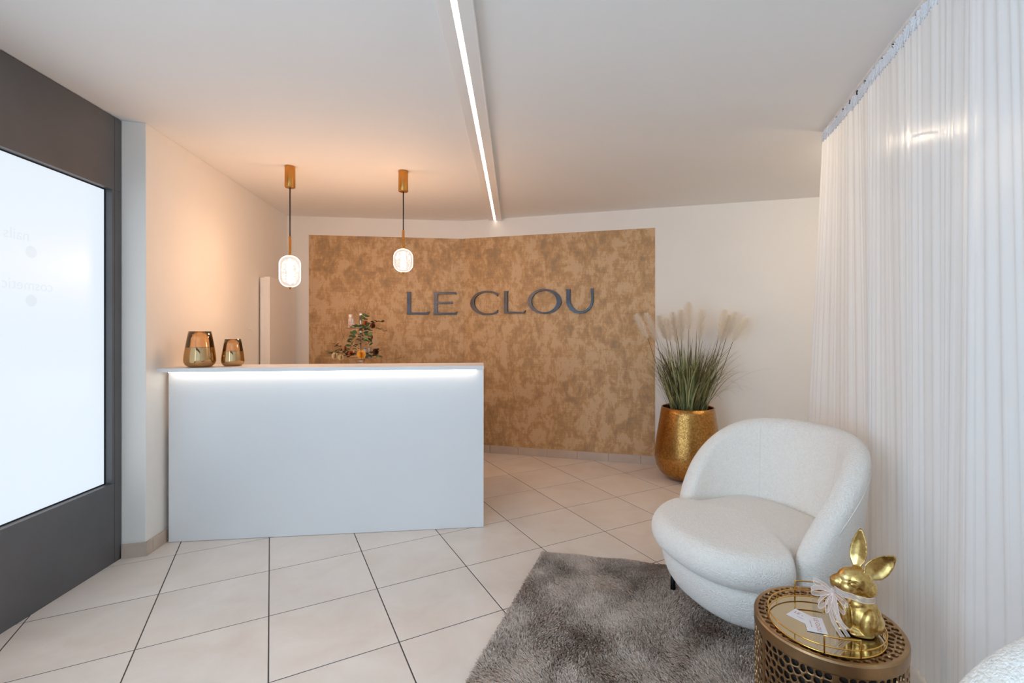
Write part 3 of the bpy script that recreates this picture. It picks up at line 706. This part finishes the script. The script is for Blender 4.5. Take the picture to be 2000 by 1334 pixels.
ex = np.minimum(np.minimum(u_, LA_-u_), np.minimum(v_, LB_-v_)); edge = np.clip(ex/.02, .25, 1)
hgt *= (.55+.45*edge)
lean = np.stack([nzx*ln*.6+rr.randn(N)*.0045-.004, nzy*ln*.6+rr.randn(N)*.0045], 1)
ang = rr.rand(N)*PI; sdx = np.stack([np.cos(ang), np.sin(ang)], 1)*.0026
org = np.array([rug.location.x, rug.location.y])
b2 = base-org; zb = np.full(N, .010)
P0 = np.column_stack([b2-sdx*.7, zb]); P1 = np.column_stack([b2+sdx*.7, zb])
P2 = np.column_stack([b2+lean*.5+sdx, zb+hgt*.65]); P3 = np.column_stack([b2+lean*.5-sdx, zb+hgt*.65]); P4 = np.column_stack([b2+lean+rr.randn(N, 2)*.0015, zb+hgt])
VV = np.stack([P0, P1, P2, P3, P4], 1).reshape(-1, 3)
me = bpy.data.meshes.new('pile'); me.vertices.add(N*5); me.vertices.foreach_set('co', VV.ravel())
idx = (np.arange(N)*5)[:, None]; loops = np.concatenate([idx+np.array([0, 1, 2, 3]), idx+np.array([3, 2, 4])], 1).ravel()
me.loops.add(len(loops)); me.loops.foreach_set('vertex_index', loops)
me.polygons.add(N*2); ls = (np.arange(N)*7)[:, None]+np.array([0, 4]); me.polygons.foreach_set('loop_start', ls.ravel())
me.update(calc_edges=True)
tag(link_mesh('pile', me, m_rug(), rug), kind='stuff')

# ---------------------------------------------------------------- armchairs
def m_boucle():
    n = NT('white_boucle'); v = n.coord(kind='Object')
    vo = n.node('ShaderNodeTexVoronoi'); vo.inputs['Scale'].default_value = 150; n.link(v, vo.inputs['Vector'])
    f = n.noise(v, 120, 4, .6, 1.5)
    ml = n.node('ShaderNodeMath', operation='MULTIPLY_ADD'); n.link(vo.outputs['Distance'], ml.inputs[0]); ml.inputs[1].default_value = -.7; n.link(f, ml.inputs[2])
    n.link(n.ramp(f, [(.3, lin(247, 236, 223)), (.6, lin(255, 249, 240))]), n.b.inputs['Base Color'])
    n.set(Roughness=.95, Sheen_Weight=.3); n.link(n.bump(ml.outputs[0], .9, .005), n.b.inputs['Normal']); return n.m
M_bou = m_boucle(); M_leg = mat('black_metal', lin(18, 18, 20), .4, .5)
M_seam = mat('seam_thread', lin(232, 225, 216), .9)
def shell_curve(s):
    """s in -1..1 -> (x,y, nx,ny) centreline of the tub back; +y is the back"""
    a, b, yf, yc = .375, .355, -.13, .0
    La = abs(yf-yc); Lq = .58; T = La+Lq; q = abs(s)*T; sg = 1 if s >= 0 else -1
    if q > Lq:
        y = yc-(q-Lq); k = (q-Lq)/La; return (sg*(a-.012*k*k), y, sg*1.0, 0.0)
    t = q/Lq*PI/2; x, y = a*math.sin(t), yc+b*math.cos(t); nx, ny = math.sin(t)/a, math.cos(t)/b; l = math.hypot(nx, ny)
    return (sg*x, y, sg*nx/l, ny/l)
def shell_h(y):
    t = min(1, max(0, (y+.13)/.48)); return .425+.468*(1-(1-t)**1.9)**.93
def chair_parts(p):
    # tub back
    n = 72; rings = []
    for i in range(n+1):
        s = -1+2*i/n; x, y, nx, ny = shell_curve(s); h = shell_h(y); z0 = .20
        e = min((i+.0)/4, (n-i)/4, 1); th = .052*(math.sqrt(max(0, 1-(1-e)**2))*.93+.07)
        loop = []; m_ = 10
        prof = [(-1, z0)]
        for k in range(1, m_): prof.append((-1, z0+(h-th-z0)*k/m_))
        for k in range(9): t = PI-PI*k/8; prof.append((math.cos(t), h-th+th*math.sin(t)))
        for k in range(1, m_): prof.append((1, (h-th)-(h-th-z0)*k/m_))
        prof.append((1, z0))
        for o_, z in prof:
            k = (z-.38)/.45; ln_ = .055*max(k, 0)**1.1-.0*k + (-.02*min(1, max(0, (.38-z)/.15))**2)
            bulge = (.012*math.sin(PI*min(1, max(0, (z-z0)/(h-z0))))) if o_ > .5 else 0
            d = o_*th+ln_+bulge; loop.append((x+nx*d, y+ny*d, z))
        rings.append(loop)
    M_ = len(rings[0]); v = [q for r in rings for q in r]; f = [(i*M_+j, i*M_+(j+1) % M_, (i+1)*M_+(j+1) % M_, (i+1)*M_+j) for i in range(n) for j in range(M_)]
    f += [tuple(range(M_)), tuple(n*M_+j for j in reversed(range(M_)))]
    o = mesh('backrest', v, f, M_bou, p, True); sd = o.modifiers.new('s', 'SUBSURF'); sd.levels = sd.render_levels = 1
    # welt seams
    for j, nm in ((len(rings[0])-13, 'seam'),):
        pass
    pts = []
    for i in range(6, n-5):
        s = -1+2*i/n; x, y, nx, ny = shell_curve(s); h = shell_h(y); z = h-.075; k = (z-.38)/.45
        d = .052+.055*max(k, 0)**1.1+.012*math.sin(PI*min(1, max(0, (z-.2)/(h-.2)))); pts.append((x+nx*d, y+ny*d, z))
    G().tube(pts, .0028, 6).make('seam', M_seam, o, True)
    for s in (-.335, .335):
        x, y, nx, ny = shell_curve(s); pts = []
        for k in range(9):
            z = .44+(shell_h(y)-.052-.44)*k/8; kk = (z-.38)/.45; d = -.052+.055*max(kk, 0)**1.1; pts.append((x+nx*d, y+ny*d, z))
        G().tube(pts, .0009, 5).make('seam', M_seam, o, True)
    # plan outlines
    def plan(front, side, back, n=72, pw=2.35):
        out = []
        for k in range(n):
            a = 2*PI*k/n; c, s_ = math.cos(a), math.sin(a); b_ = back if s_ > 0 else front
            q = (abs(c/side)**pw+abs(s_/b_)**pw)**(-1/pw); out.append((q*c, q*s_))
        return out
    def loft(P, levels, name, m, cap_top=True):
        v = []; n_ = len(P)
        for sc_, z, dy in levels: v += [(x*sc_, y*sc_+dy, z) for x, y in P]
        f = [(i*n_+j, i*n_+(j+1) % n_, (i+1)*n_+(j+1) % n_, (i+1)*n_+j) for i in range(len(levels)-1) for j in range(n_)]
        f += [tuple(reversed(range(n_))), tuple((len(levels)-1)*n_+j for j in range(n_))]
        return mesh(name, v, f, m, p, True)
    P = plan(.40, .41, .40)
    lv = [(.3, .115, -.0), (.74, .115, 0), (.82, .122, 0), (.88, .145, 0), (.935, .18, 0), (.972, .22, 0), (.992, .26, 0), (.99, .29, 0), (.96, .305, 0), (.85, .31, 0), (.3, .31, 0)]
    o = loft(P, lv, 'base', M_bou)
    # cushion: bulges in front of the arms, narrower between them
    C = []
    n_ = 96
    for k in range(n_):
        a = 2*PI*k/n_; c, s_ = math.cos(a), math.sin(a)
        front, side, back = .455, .425, .33
        b_ = back if s_ > 0 else front
        q = (abs(c/side)**2.5+abs(s_/b_)**2.5)**(-1/2.5); x, y = q*c, q*s_
        # pinch where the arm stands
        lim = .43 if y < -.17 else .43-.105*min(1, (y+.17)/.05)
        x = max(-lim, min(lim, x)); C.append((x, y))
    zc, hb, R = .392, .078, .07
    v = []; n_ = len(C); rows = []
    for k in range(15):
        t = -PI/2+PI*k/14; ins = R*(1-math.cos(t)); z = zc+hb*math.sin(t)
        rows.append([(x*(1-ins/max(.2, math.hypot(x, y))), y*(1-ins/max(.2, math.hypot(x, y))), z-(.010 if y < -.2 else 0)*(-y-.2)/.25) for x, y in C])
    for sc_ in (.8, .6, .4, .2): rows.append([(x*sc_, y*sc_, z+.016*(1-sc_**2)) for x, y, z in rows[14]])
    v = [q for r in rows for q in r]
    f = [(i*n_+j, i*n_+(j+1) % n_, (i+1)*n_+(j+1) % n_, (i+1)*n_+j) for i in range(len(rows)-1) for j in range(n_)]
    f += [tuple(reversed(range(n_))), tuple((len(rows)-1)*n_+j for j in range(n_))]
    o = mesh('seat_cushion', v, f, M_bou, p, True)
    sm = o.modifiers.new('sm', 'SMOOTH'); sm.iterations = 3; sm.factor = .5; sd = o.modifiers.new('s', 'SUBSURF'); sd.levels = sd.render_levels = 1
    for sx in (-1, 1):
        for yy in (-.245, .245):
            G().lathe([(.013, .024), (.0135, .026), (.011, .14)], 16, (sx*.285, yy)).make('leg', M_leg, p, True)
CR = math.atan2(-.935, .355)     # local +x (lateral) direction
CHX, CHY = 1.03, 2.305
ch = empty('armchair', (CHX, CHY, 0), 'white boucle tub armchair on the rug in front of the curtain', 'armchair', 'white boucle armchairs', rotz=CR)
chair_parts(ch)
def copy_tree(o, parent=None):
    c = o.copy(); COL.objects.link(c)
    if parent: c.parent = parent
    for k in [q for q in o.children]: copy_tree(k, c)
    return c
ch2 = copy_tree(ch); ch2.location = (.815, .405, 0); ch2.rotation_euler = (0, 0, CR)
ch2['label'] = 'white boucle armchair in the lower right corner, only its rounded back showing'

# ---------------------------------------------------------------- side table with cut-out metal cells
def m_bronze():
    n = NT('antique_gold_metal'); v = n.coord(kind='Object'); f = n.noise(v, 9, 5); f2 = n.noise(v, 240, 3)
    n.link(n.ramp(f, [(.3, lin(146, 116, 84)), (.7, lin(186, 152, 112))]), n.b.inputs['Base Color'])
    n.set(Roughness=.36, Metallic=1.0); n.link(n.bump(f2, .25, .001), n.b.inputs['Normal']); return n.m
M_brz = m_bronze()
TX, TY, TZ, TR = .897, 1.487, .462, .205
tb = empty('side_table', (TX, TY, 0), 'round drum side table of pierced antique gold metal, in front of the armchair', 'side table')
def vcells(W, Hh, nx, ny, rnd, x0=0, y0=0, jit=.38):
    """voronoi cells of a jittered grid inside the rectangle; every cell a polygon"""
    pts = {}
    for i in range(nx):
        for j in range(ny):
            pts[(i, j)] = (x0+(i+.5+(.25 if j % 2 else -.25)+rnd.uniform(-jit, jit)*.7)*W/nx, y0+(j+.5+rnd.uniform(-jit, jit)*.7)*Hh/ny)
    cells = []
    for (i, j), p in pts.items():
        poly = [(x0, y0), (x0+W, y0), (x0+W, y0+Hh), (x0, y0+Hh)]
        for di in range(-2, 3):
            for dj in range(-2, 3):
                if (di or dj) and (i+di, j+dj) in pts:
                    q = pts[(i+di, j+dj)]; m_ = ((p[0]+q[0])/2, (p[1]+q[1])/2); d = (q[0]-p[0], q[1]-p[1])
                    out = []
                    sd = lambda r: (r[0]-m_[0])*d[0]+(r[1]-m_[1])*d[1]
                    for k in range(len(poly)):
                        a, b = poly[k], poly[(k+1) % len(poly)]; sa, sb_ = sd(a), sd(b)
                        if sa <= 0: out.append(a)
                        if sa*sb_ < 0: t = sa/(sa-sb_); out.append((a[0]+(b[0]-a[0])*t, a[1]+(b[1]-a[1])*t))
                    poly = out
                    if len(poly) < 3: break
            if len(poly) < 3: break
        if len(poly) >= 3: cells.append(poly)
    return cells
def pierced(cells, web, mp, thick):
    """each cell: a band between its outline and a rounded hole, given thickness; mp maps (x,y,depth) to 3D"""
    Gx = G()
    for poly in cells:
        # resample outline
        pts = []; L = sum(math.dist(poly[k], poly[(k+1) % len(poly)]) for k in range(len(poly)))
        for k in range(len(poly)):
            a, b = poly[k], poly[(k+1) % len(poly)]; m_ = max(1, round(math.dist(a, b)/L*12))
            for q in range(m_): pts.append((a[0]+(b[0]-a[0])*q/m_, a[1]+(b[1]-a[1])*q/m_))
        cx_ = sum(p[0] for p in pts)/len(pts); cy_ = sum(p[1] for p in pts)/len(pts)
        ins = []
        for p in pts:
            r = math.dist(p, (cx_, cy_)); k = max(.12, 1-web/max(r, 1e-5)); ins.append((cx_+(p[0]-cx_)*k, cy_+(p[1]-cy_)*k))
        for _ in range(2): ins = [((ins[k-1][0]+2*ins[k][0]+ins[(k+1) % len(ins)][0])/4, (ins[k-1][1]+2*ins[k][1]+ins[(k+1) % len(ins)][1])/4) for k in range(len(ins))]
        n = len(pts)
        v = [mp(x, y, 0) for x, y in pts]+[mp(x, y, .0006) for x, y in ins]+[mp(cx_+(x-cx_)*.9, cy_+(y-cy_)*.9, thick) for x, y in ins]
        f = []
        for k in range(n):
            k2 = (k+1) % n; f += [(k, k2, n+k2, n+k), (n+k, n+k2, 2*n+k2, 2*n+k)]
        Gx.add(v, f)
    return Gx
rt = random.Random(4); zt = TZ-.004
nseg = 6
for q in range(nseg):
    W = 2*PI*TR/nseg; bar = .011
    cells = vcells(W-bar, TZ-.060, 9, 18, rt, 0, 0)
    a0 = q*2*PI/nseg + (-117*PI/180)
    def mp(x, y, d, a0=a0): a = a0+(x+bar)/TR; r = TR-d; return (r*math.cos(a), r*math.sin(a), .022+y)
    pierced(cells, .0019, mp, .004).make('pierced_panel', M_brz, tb, fix=False)
    Gx = G(); P = []
    for k in range(5):
        a = a0+bar/TR*k/4; P.append([(r*math.cos(a), r*math.sin(a), z) for r, z in ((TR-.004, .022), (TR+.0004, .022), (TR+.0004, TZ-.038), (TR-.004, TZ-.038))])
    Gx.grid(P).make('upright', M_brz, tb)
G().lathe([(TR-.006, .012), (TR+.002, .012), (TR+.003, .02), (TR+.001, .0225), (TR-.005, .0225)], 96).make('bottom_rim', M_brz, tb, True)
G().lathe([(TR-.005, TZ-.0385), (TR+.0005, TZ-.0385), (TR+.0015, TZ-.036), (TR+.002, TZ-.006), (TR-.001, TZ-.001), (TR-.005, TZ), (TR-.010, TZ), (TR-.010, TZ-.004), (TR-.005, TZ-.006)], 160).make('top_rim', M_brz, tb)
Rin = .13; Rm = TR-.0095
cells = vcells(2*PI*.165, Rm-Rin, 46, 3, rt, 0, 0)
def mp2(x, y, d): r = Rin+y; return (r*math.cos(x), r*math.sin(x), TZ-d)
def pierced_top():
    Gx = G()
    sc_ = .165   # metres per radian near the ring, to keep webs even
    cs = cells
    return pierced(cs, .0021, lambda x, y, d: mp2(x/sc_, y, d), .005)
M_inshade = mat('painted_interior_shade', lin(40, 32, 26), .7, .3)  # dark colour stands in for the shade inside the table
G().lathe([(.001, .014), (TR-.012, .014), (TR-.012, TZ-.022), (.001, TZ-.022)], 48).make('interior_shade_drum', M_inshade, tb)  # added drum, painted dark so the holes show an unlit interior
pierced_top().make('pierced_top', M_brz, tb, fix=False)
G().lathe([(.001, TZ-.006), (Rin, TZ-.006), (Rin, TZ), (.001, TZ)], 64).make('top_plate', M_brz, tb)

# ---------------------------------------------------------------- mirror tray
M_gold = mat('polished_gold_wire', lin(222, 176, 96), .2, 1, .05, 30)
n = NT('tray_mirror'); n.set(Base_Color=lin(206, 196, 172), Metallic=1.0, Roughness=.02)
nv = n.coord(); n.link(n.ramp(n.noise(nv, 5, 3), [(.3, lin(184, 174, 150)), (.7, lin(190, 180, 158))]), n.b.inputs['Base Color']); M_mir = n.m
RX, RY, RR = TX-.021, TY-.023, .155
ty = empty('tray', (RX, RY, TZ+.001), 'round mirrored tray with gold wire rim and two square handles, on the side table', 'tray', rotz=-.25)
G().lathe([(.001, 0), (RR-.001, 0), (RR-.001, .003), (.001, .003)], 96).make('mirror', M_mir, ty)
ring = lambda r, z, t=.0021: G().tube([(r*math.cos(a), r*math.sin(a), z) for a in [2*PI*k/96 for k in range(96)]], t, 8, True)
ring(RR, .0025, .0026).make('rim', M_gold, ty, True); ring(RR+.001, .0235).make('rim', M_gold, ty, True)
for k in range(8):
    if k in (2, 6): continue
    a = 2*PI*k/8; G().tube([(RR*math.cos(a), RR*math.sin(a), .003), (RR*math.cos(a), RR*math.sin(a), .0235)], .0013, 6).make('strut', M_gold, ty)
for sg in (1, -1):
    a0 = PI/2*sg; w_ = .29; pts = []
    A0 = (RR+.002)*math.cos(a0-w_), (RR+.002)*math.sin(a0-w_)
    for k in range(9): a = a0-w_+2*w_*k/8; pts.append(((RR+.002)*math.cos(a), (RR+.002)*math.sin(a), .052))
    A1 = pts[-1]
    full_ = [(A0[0], A0[1], .002), (A0[0], A0[1], .048)]+pts+[(A1[0], A1[1], .048), (A1[0], A1[1], .002)]
    G().tube(full_, .0023, 8).make('handle', M_gold, ty, True)

# ---------------------------------------------------------------- cards
M_card = mat('white_card', lin(240, 238, 240), .5, 0, .01); M_ink = mat('rose_print', lin(196, 132, 116), .5)
def card(x, y, z, rot, label):
    c = empty('business_card', (x, y, z), label, 'card', 'business cards on the tray', rot)
    G().box((-.0425, -.027, 0), (.0425, .027, .0008)).make('sheet', M_card, c)
    for t, s_, py in (('LE CLOU', .0175, .002), ('COSMETIC & NAILS', .0042, -.012)):
        o = text_mesh('print', t, s_, .00012, M_ink, c, 'CENTER'); o.location = (0, py, .00092)
tz = TZ+.0042
card(RX-.046, RY+.027, tz, -.98, 'white card with rose lettering lying on the mirror, half covered by another card')
card(RX-.034, RY-.008, tz+.0012, -1.92, 'white card with rose lettering on top of the other card, below the bow')

# ---------------------------------------------------------------- gold rabbit
def m_leaf():
    n = NT('gold_leaf'); v = n.coord(kind='Object'); f = n.noise(v, 70, 6, .7); f2 = n.noise(v, 16, 4)
    ml = n.node('ShaderNodeMath', operation='MULTIPLY_ADD'); n.link(f, ml.inputs[0]); ml.inputs[1].default_value = .6; n.link(f2, ml.inputs[2])
    n.link(n.ramp(ml.outputs[0], [(.55, lin(146, 112, 60)), (.8, lin(204, 170, 104)), (1, lin(232, 206, 146))]), n.b.inputs['Base Color'])
    r = n.node('ShaderNodeMapRange'); r.inputs['To Min'].default_value = .18; r.inputs['To Max'].default_value = .42; n.link(f, r.inputs['Value']); n.link(r.outputs[0], n.b.inputs['Roughness'])
    n.set(Metallic=1.0); n.link(n.bump(f, .2, .001), n.b.inputs['Normal']); return n.m
M_leafg = m_leaf()
BX, BY, BZ = .962, 1.425, TZ+.0042
bn = empty('rabbit_figurine', (BX, BY, BZ), 'gold leaf rabbit figurine with upright ears and a neck ribbon, sitting on the mirrored tray', 'figurine', rotz=-.36); bn.scale = (.95, .95, .95)
Gx = G()
E_ = lambda x, y, z, a, b, c, M=None: Gx.ball((x, y, z), (a, b, c), 28, 18, M)
E_(.006, 0, .052, .049, .045, .058); E_(.024, 0, .038, .038, .047, .038); E_(-.002, 0, .014, .05, .043, .0135)
E_(-.004, 0, .088, .036, .033, .03); E_(.0, 0, .112, .03, .028, .02)
for sg in (-1, 1):
    E_(.012, sg*.037, .048, .024, .019, .042, Matrix.Rotation(.18, 3, 'Y'))      # thigh
    E_(-.043, sg*.020, .050, .0135, .0145, .048, Matrix.Rotation(-.1, 3, 'Y'))   # fore leg
    E_(-.052, sg*.018, .010, .02, .013, .009)                                  # paw
    E_(-.006, sg*.034, .008, .034, .013, .008)                                 # hind foot
    E_(-.034, sg*.014, .142, .03, .024, .025)                                  # cheek
E_(-.008, 0, .158, .042, .039, .043); E_(-.032, 0, .165, .034, .030, .031, Matrix.Rotation(-.5, 3, 'Y')); E_(-.056, 0, .149, .03, .022, .023, Matrix.Rotation(-.25, 3, 'Y'))
E_(-.076, 0, .152, .0105, .012, .0085); E_(-.066, 0, .136, .018, .014, .012)
E_(.018, 0, .14, .026, .034, .03)
def ear(base, tip, wd, nrm, dish, th=.0045):
    """leaf shaped dish from base to tip"""
    base, tip = Vector(base), Vector(tip); ax = tip-base; L = ax.length; ax.normalize(); nrm = Vector(nrm); nrm = (nrm-ax*nrm.dot(ax)).normalized(); sd = ax.cross(nrm)
    n_, m_ = 22, 16; v = []
    for face in (1, -1):
        for i in range(n_+1):
            t = i/n_; hw = wd*.5*max(.03, math.sin(PI*min(1, (t*.93+.05))**.86))**.75
            if t < .25: hw = hw*(.55+.45*t/.25)
            for j in range(m_+1):
                u = -1+2*j/m_; thk = th*(1-u**6)*(1 if 0 < i < n_ else .05)+.0006
                d = -dish*(1-u*u)*min(1, t*3)*min(1, (1-t)*3+.1)
                v.append(base+ax*(t*L)+sd*(u*hw)+nrm*(d+face*thk+.0*t))
    f = []; K = (n_+1)*(m_+1)
    for fc in (0, 1):
        for i in range(n_):
            for j in range(m_):
                a = fc*K+i*(m_+1)+j; q = (a, a+1, a+m_+2, a+m_+1); f.append(q if fc == 0 else q[::-1])
    B = [i*(m_+1) for i in range(n_+1)]+[n_*(m_+1)+j for j in range(1, m_+1)]+[i*(m_+1)+m_ for i in range(n_-1, -1, -1)]+[j for j in range(m_-1, 0, -1)]
    for k in range(len(B)): a, b = B[k], B[(k+1) % len(B)]; f.append((a, b, b+K, a+K))
    Gx.add(v, f)
ear((-.012, .010, .185), (.004, .016, .318), .050, (-.55, -.85, .0), .010)
ear((.006, -.018, .175), (.084, -.022, .258), .064, (-.12, -1, -.15), .013)
o = Gx.make('body', M_leafg, bn, True)
rm = o.modifiers.new('r', 'REMESH'); rm.mode = 'VOXEL'; rm.voxel_size = .0019; rm.use_smooth_shade = True
sm = o.modifiers.new('sm', 'SMOOTH'); sm.iterations = 9; sm.factor = .5
for sg in (-1, 1):
    e = G().ball((-.028, sg*.0364, .159), (.0115, .006, .0078), 16, 10, Matrix.Rotation(.12, 3, 'Y')).make('eye', M_leafg, bn, True)
    pts = [(-.028+.0155*math.cos(t), sg*(.0368-.0022*math.cos(2*t)), .1595+.0098*math.sin(t)+.0015*math.cos(t)) for t in [2*PI*k/20 for k in range(20)]]
    G().tube(pts, .0021, 6, True).make('eyelid', M_leafg, bn, True)
# organza ribbon
n = NT('organza_ribbon'); tr = n.node('ShaderNodeBsdfTransparent'); df = n.node('ShaderNodeBsdfDiffuse'); nv = n.coord(); n.link(n.ramp(n.noise(nv, 60, 2), [(.3, lin(248, 234, 228)), (.7, lin(255, 250, 247))]), df.inputs['Color'])
tl = n.node('ShaderNodeBsdfTranslucent'); tl.inputs['Color'].default_value = lin(246, 230, 222)
a_ = n.node('ShaderNodeMixShader'); a_.inputs[0].default_value = .4; n.link(df.outputs[0], a_.inputs[1]); n.link(tl.outputs[0], a_.inputs[2])
b_ = n.node('ShaderNodeMixShader'); b_.inputs[0].default_value = .55; n.link(tr.outputs[0], b_.inputs[1]); n.link(a_.outputs[0], b_.inputs[2]); n.link(b_.outputs[0], n.out.inputs['Surface']); M_org = n.m
M_orgd = mat('ribbon_hem', lin(248, 226, 218), .6)
rbn = empty('ribbon', (BX, BY, BZ), 'sheer pale pink organza ribbon tied in a bow around the rabbit\'s neck', 'ribbon', rotz=-.36); rbn.scale = (.95, .95, .95)
def band(pts, w, dirv, name='loop', hem=True):
    dirv = Vector(dirv).normalized(); P = [Vector(p) for p in pts]
    Gq = G().grid([[p-dirv*w/2, p-dirv*w*.17, p+dirv*w*.17, p+dirv*w/2] for p in P])
    o = Gq.make(name, M_org, rbn, True, fix=False)
    if hem:
        for s_ in (-.5, .5): G().tube([p+dirv*w*s_ for p in P], .0007, 4).make('hem', M_orgd, o)
    return o
nk = []
for k in range(41):
    a = 2*PI*k/40; nk.append((-.010+.050*math.cos(a)*(1.05 if math.cos(a) < 0 else .92), .046*math.sin(a), .121-.006*math.cos(a)))
nk = [(x-(.014 if x < -.04 else 0), y, z) for x, y, z in nk]
band(nk, .017, (0, 0, 1), 'neck_band')
bow = Vector((-.083, -.022, .122))
G().ball(bow, (.008, .008, .0095), 14, 10).make('knot', M_org, rbn, True)
def bez(p0, p1, p2, p3, n=18):
    p0, p1, p2, p3 = map(Vector, (p0, p1, p2, p3)); return [p0*(1-t)**3+p1*3*t*(1-t)**2+p2*3*t*t*(1-t)+p3*t**3 for t in [k/n for k in range(n+1)]]
rw = random.Random(9)
for (dx, dz, sp_, w_, dy) in ((-.062, -.004, .03, .015, -.01), (-.040, -.050, .026, .014, -.012), (.030, -.055, .022, .013, -.016), (-.052, .022, .018, .012, .01), (.010, -.060, .018, .012, -.02), (.040, -.030, .016, .010, -.018), (-.02, -.058, .02, .012, -.02)):
    d = Vector((dx, dy, dz)); pr_ = Vector((-dz, 0, dx)).normalized()*sp_
    band(bez(bow, bow+d*1.3+pr_*1.2, bow+d*1.3-pr_*1.2, bow), w_*1.3, (.15, 1, .25), 'loop')
for pts in (bez(bow, (-.088, -.034, .09), (-.080, -.045, .05), (-.046, -.056, .006)), bez(bow, (-.100, -.03, .08), (-.094, -.05, .045), (-.062, -.062, .004)), bez(bow, (-.07, -.045, .09), (-.085, -.05, .05), (-.048, -.060, .03))):
    band(pts, .010, (.9, .2, .1), 'tail')

# ---------------------------------------------------------------- sheer curtain
def m_sheer():
    n = NT('white_voile'); c = n.node('ShaderNodeUVMap'); mp_ = n.node('ShaderNodeMapping'); mp_.inputs['Scale'].default_value = (1, .002, 1); n.link(c.outputs[0], mp_.inputs['Vector'])
    f = n.noise(mp_.outputs[0], 90, 4, .7)
    tr = n.node('ShaderNodeBsdfTransparent'); df = n.node('ShaderNodeBsdfDiffuse'); df.inputs['Color'].default_value = lin(244, 245, 247)
    tl = n.node('ShaderNodeBsdfTranslucent'); tl.inputs['Color'].default_value = lin(244, 244, 244)
    a = n.node('ShaderNodeMixShader'); a.inputs[0].default_value = .42; n.link(df.outputs[0], a.inputs[1]); n.link(tl.outputs[0], a.inputs[2])
    b = n.node('ShaderNodeMixShader'); mp2_ = n.node('ShaderNodeMapping'); mp2_.inputs['Scale'].default_value = (1, .01, 1); n.link(c.outputs[0], mp2_.inputs['Vector']); f3 = n.noise(mp2_.outputs[0], 7, 3, .6)
    av = n.node('ShaderNodeMath', operation='MULTIPLY_ADD'); n.link(f3, av.inputs[0]); av.inputs[1].default_value = 1.0; n.link(f, av.inputs[2])
    n.link(n.ramp(av.outputs[0], [(.72, g(.80)), (.95, g(.95))]), b.inputs[0]); n.link(tr.outputs[0], b.inputs[1]); n.link(a.outputs[0], b.inputs[2])
    n.link(b.outputs[0], n.out.inputs['Surface']); return n.m
cA = Vector((1.812, 3.03)); cdir = Vector((-.2665, -.9638)); cn = Vector((-.9638, .2665))     # cn points into the room
cur = empty('curtain', (cA.x, cA.y, 0), 'floor-length white sheer curtain along the right side, hanging in fine folds', 'curtain')
rc_ = random.Random(21); LC = 1.95; NS = 1000
folds = []; s = 0
while s < LC+.2: wl = rc_.uniform(.022, .075); folds.append((s, wl, rc_.uniform(.1, 1.3))); s += wl
def offs(s, kz):
    # kz 0 at the top, 1 at the hem
    for k, (a, wl, am) in enumerate(folds):
        if a <= s < a+wl: ph = (s-a)/wl; f1 = am*math.sin(2*PI*ph); break
    else: f1 = 0
    big = math.sin(s*9.1+.7)*.6+math.sin(s*4.3+2)*.8+math.sin(s*17+1.1)*.5
    return f1*(.004+.005*kz)+big*(.005+.028*kz)
zs = [.012, .1, .3, .6, 1.0, 1.5, 2.0, 2.35, 2.52, CEIL-.045]
rows = []; uvs = []
for z in zs:
    kz = 1-z/(CEIL-.045); row = []
    for i in range(NS+1):
        s = LC*i/NS; o_ = offs(s, kz)+.085*kz*math.exp(-s/.5)-.03*kz
        p = cdir*(s-(.05*kz)*(1-s/LC)**4)+cn*o_; row.append((p.x, p.y, z))
    rows.append(row)
Gc = G().grid(rows); o = Gc.make('voile', m_sheer(), cur, True, fix=False)
uv = o.data.uv_layers.new(name='UVMap'); vi = np.zeros(len(o.data.loops), int); o.data.loops.foreach_get('vertex_index', vi)
uvd = np.stack([(vi % (NS+1))/NS*LC, (vi//(NS+1))/9.0*2.6], 1); uv.data.foreach_set('uv', uvd.ravel())
rows = []
for z in (CEIL-.075, CEIL-.06, CEIL-.045, CEIL-.03, CEIL-.016):
    rows.append([((cdir*(LC*i/NS)+cn*(offs(LC*i/NS, 0)*(1.1 if z < CEIL-.02 else .8)+.006*math.sin(i*.9+z*300))).x, (cdir*(LC*i/NS)+cn*(offs(LC*i/NS, 0)*1.1+.006*math.sin(i*.9+z*300))).y, z+.004*math.sin(i*.31)) for i in range(NS+1)])
M_tape = mat('gathered_tape', lin(236, 238, 242), .8)
G().grid(rows).make('heading_tape', M_tape, cur, True, fix=False)
for i in range(19):
    s = .02+i*.105; p = cdir*s+cn*-.004; G().box((p.x-.004, p.y-.004, CEIL-.03), (p.x+.004, p.y+.004, CEIL-.0105)).make('hook', M_rubber, cur)
P = [cA+cdir*-.01+cn*.008, cA+cdir*(LC+.03)+cn*.008, cA+cdir*(LC+.03)-cn*.012, cA+cdir*-.01-cn*.012]
tag(G().prism([(p.x, p.y) for p in P], CEIL-.010, CEIL).make('curtain_rail', M_white), 'slim ceiling rail that the white sheer curtain hangs from', 'curtain rail')
# lamp in the space behind the curtain (shines through it)
dlm = empty('downlight', (2.50, 3.10, CEIL), 'warm ceiling downlight glowing through the sheer curtain', 'ceiling light')
G().lathe([(.05, -.012), (.062, -.012), (.064, 0), (.05, 0)], 32).make('ring', M_white, dlm, True)
G().lathe([(.001, -.006), (.049, -.006), (.049, -.001), (.001, -.001)], 24).make('diffuser', emis('downlight_diffuser', WARM2, 12), dlm)
ld = bpy.data.lights.new('downlight_lamp', 'POINT'); ld.energy = BACK_W; ld.color = (1, .80, .58); ld.shadow_soft_size = .08
l = bpy.data.objects.new('downlight_lamp', ld); COL.objects.link(l); l.parent = dlm; l.location = (0, 0, -.12)
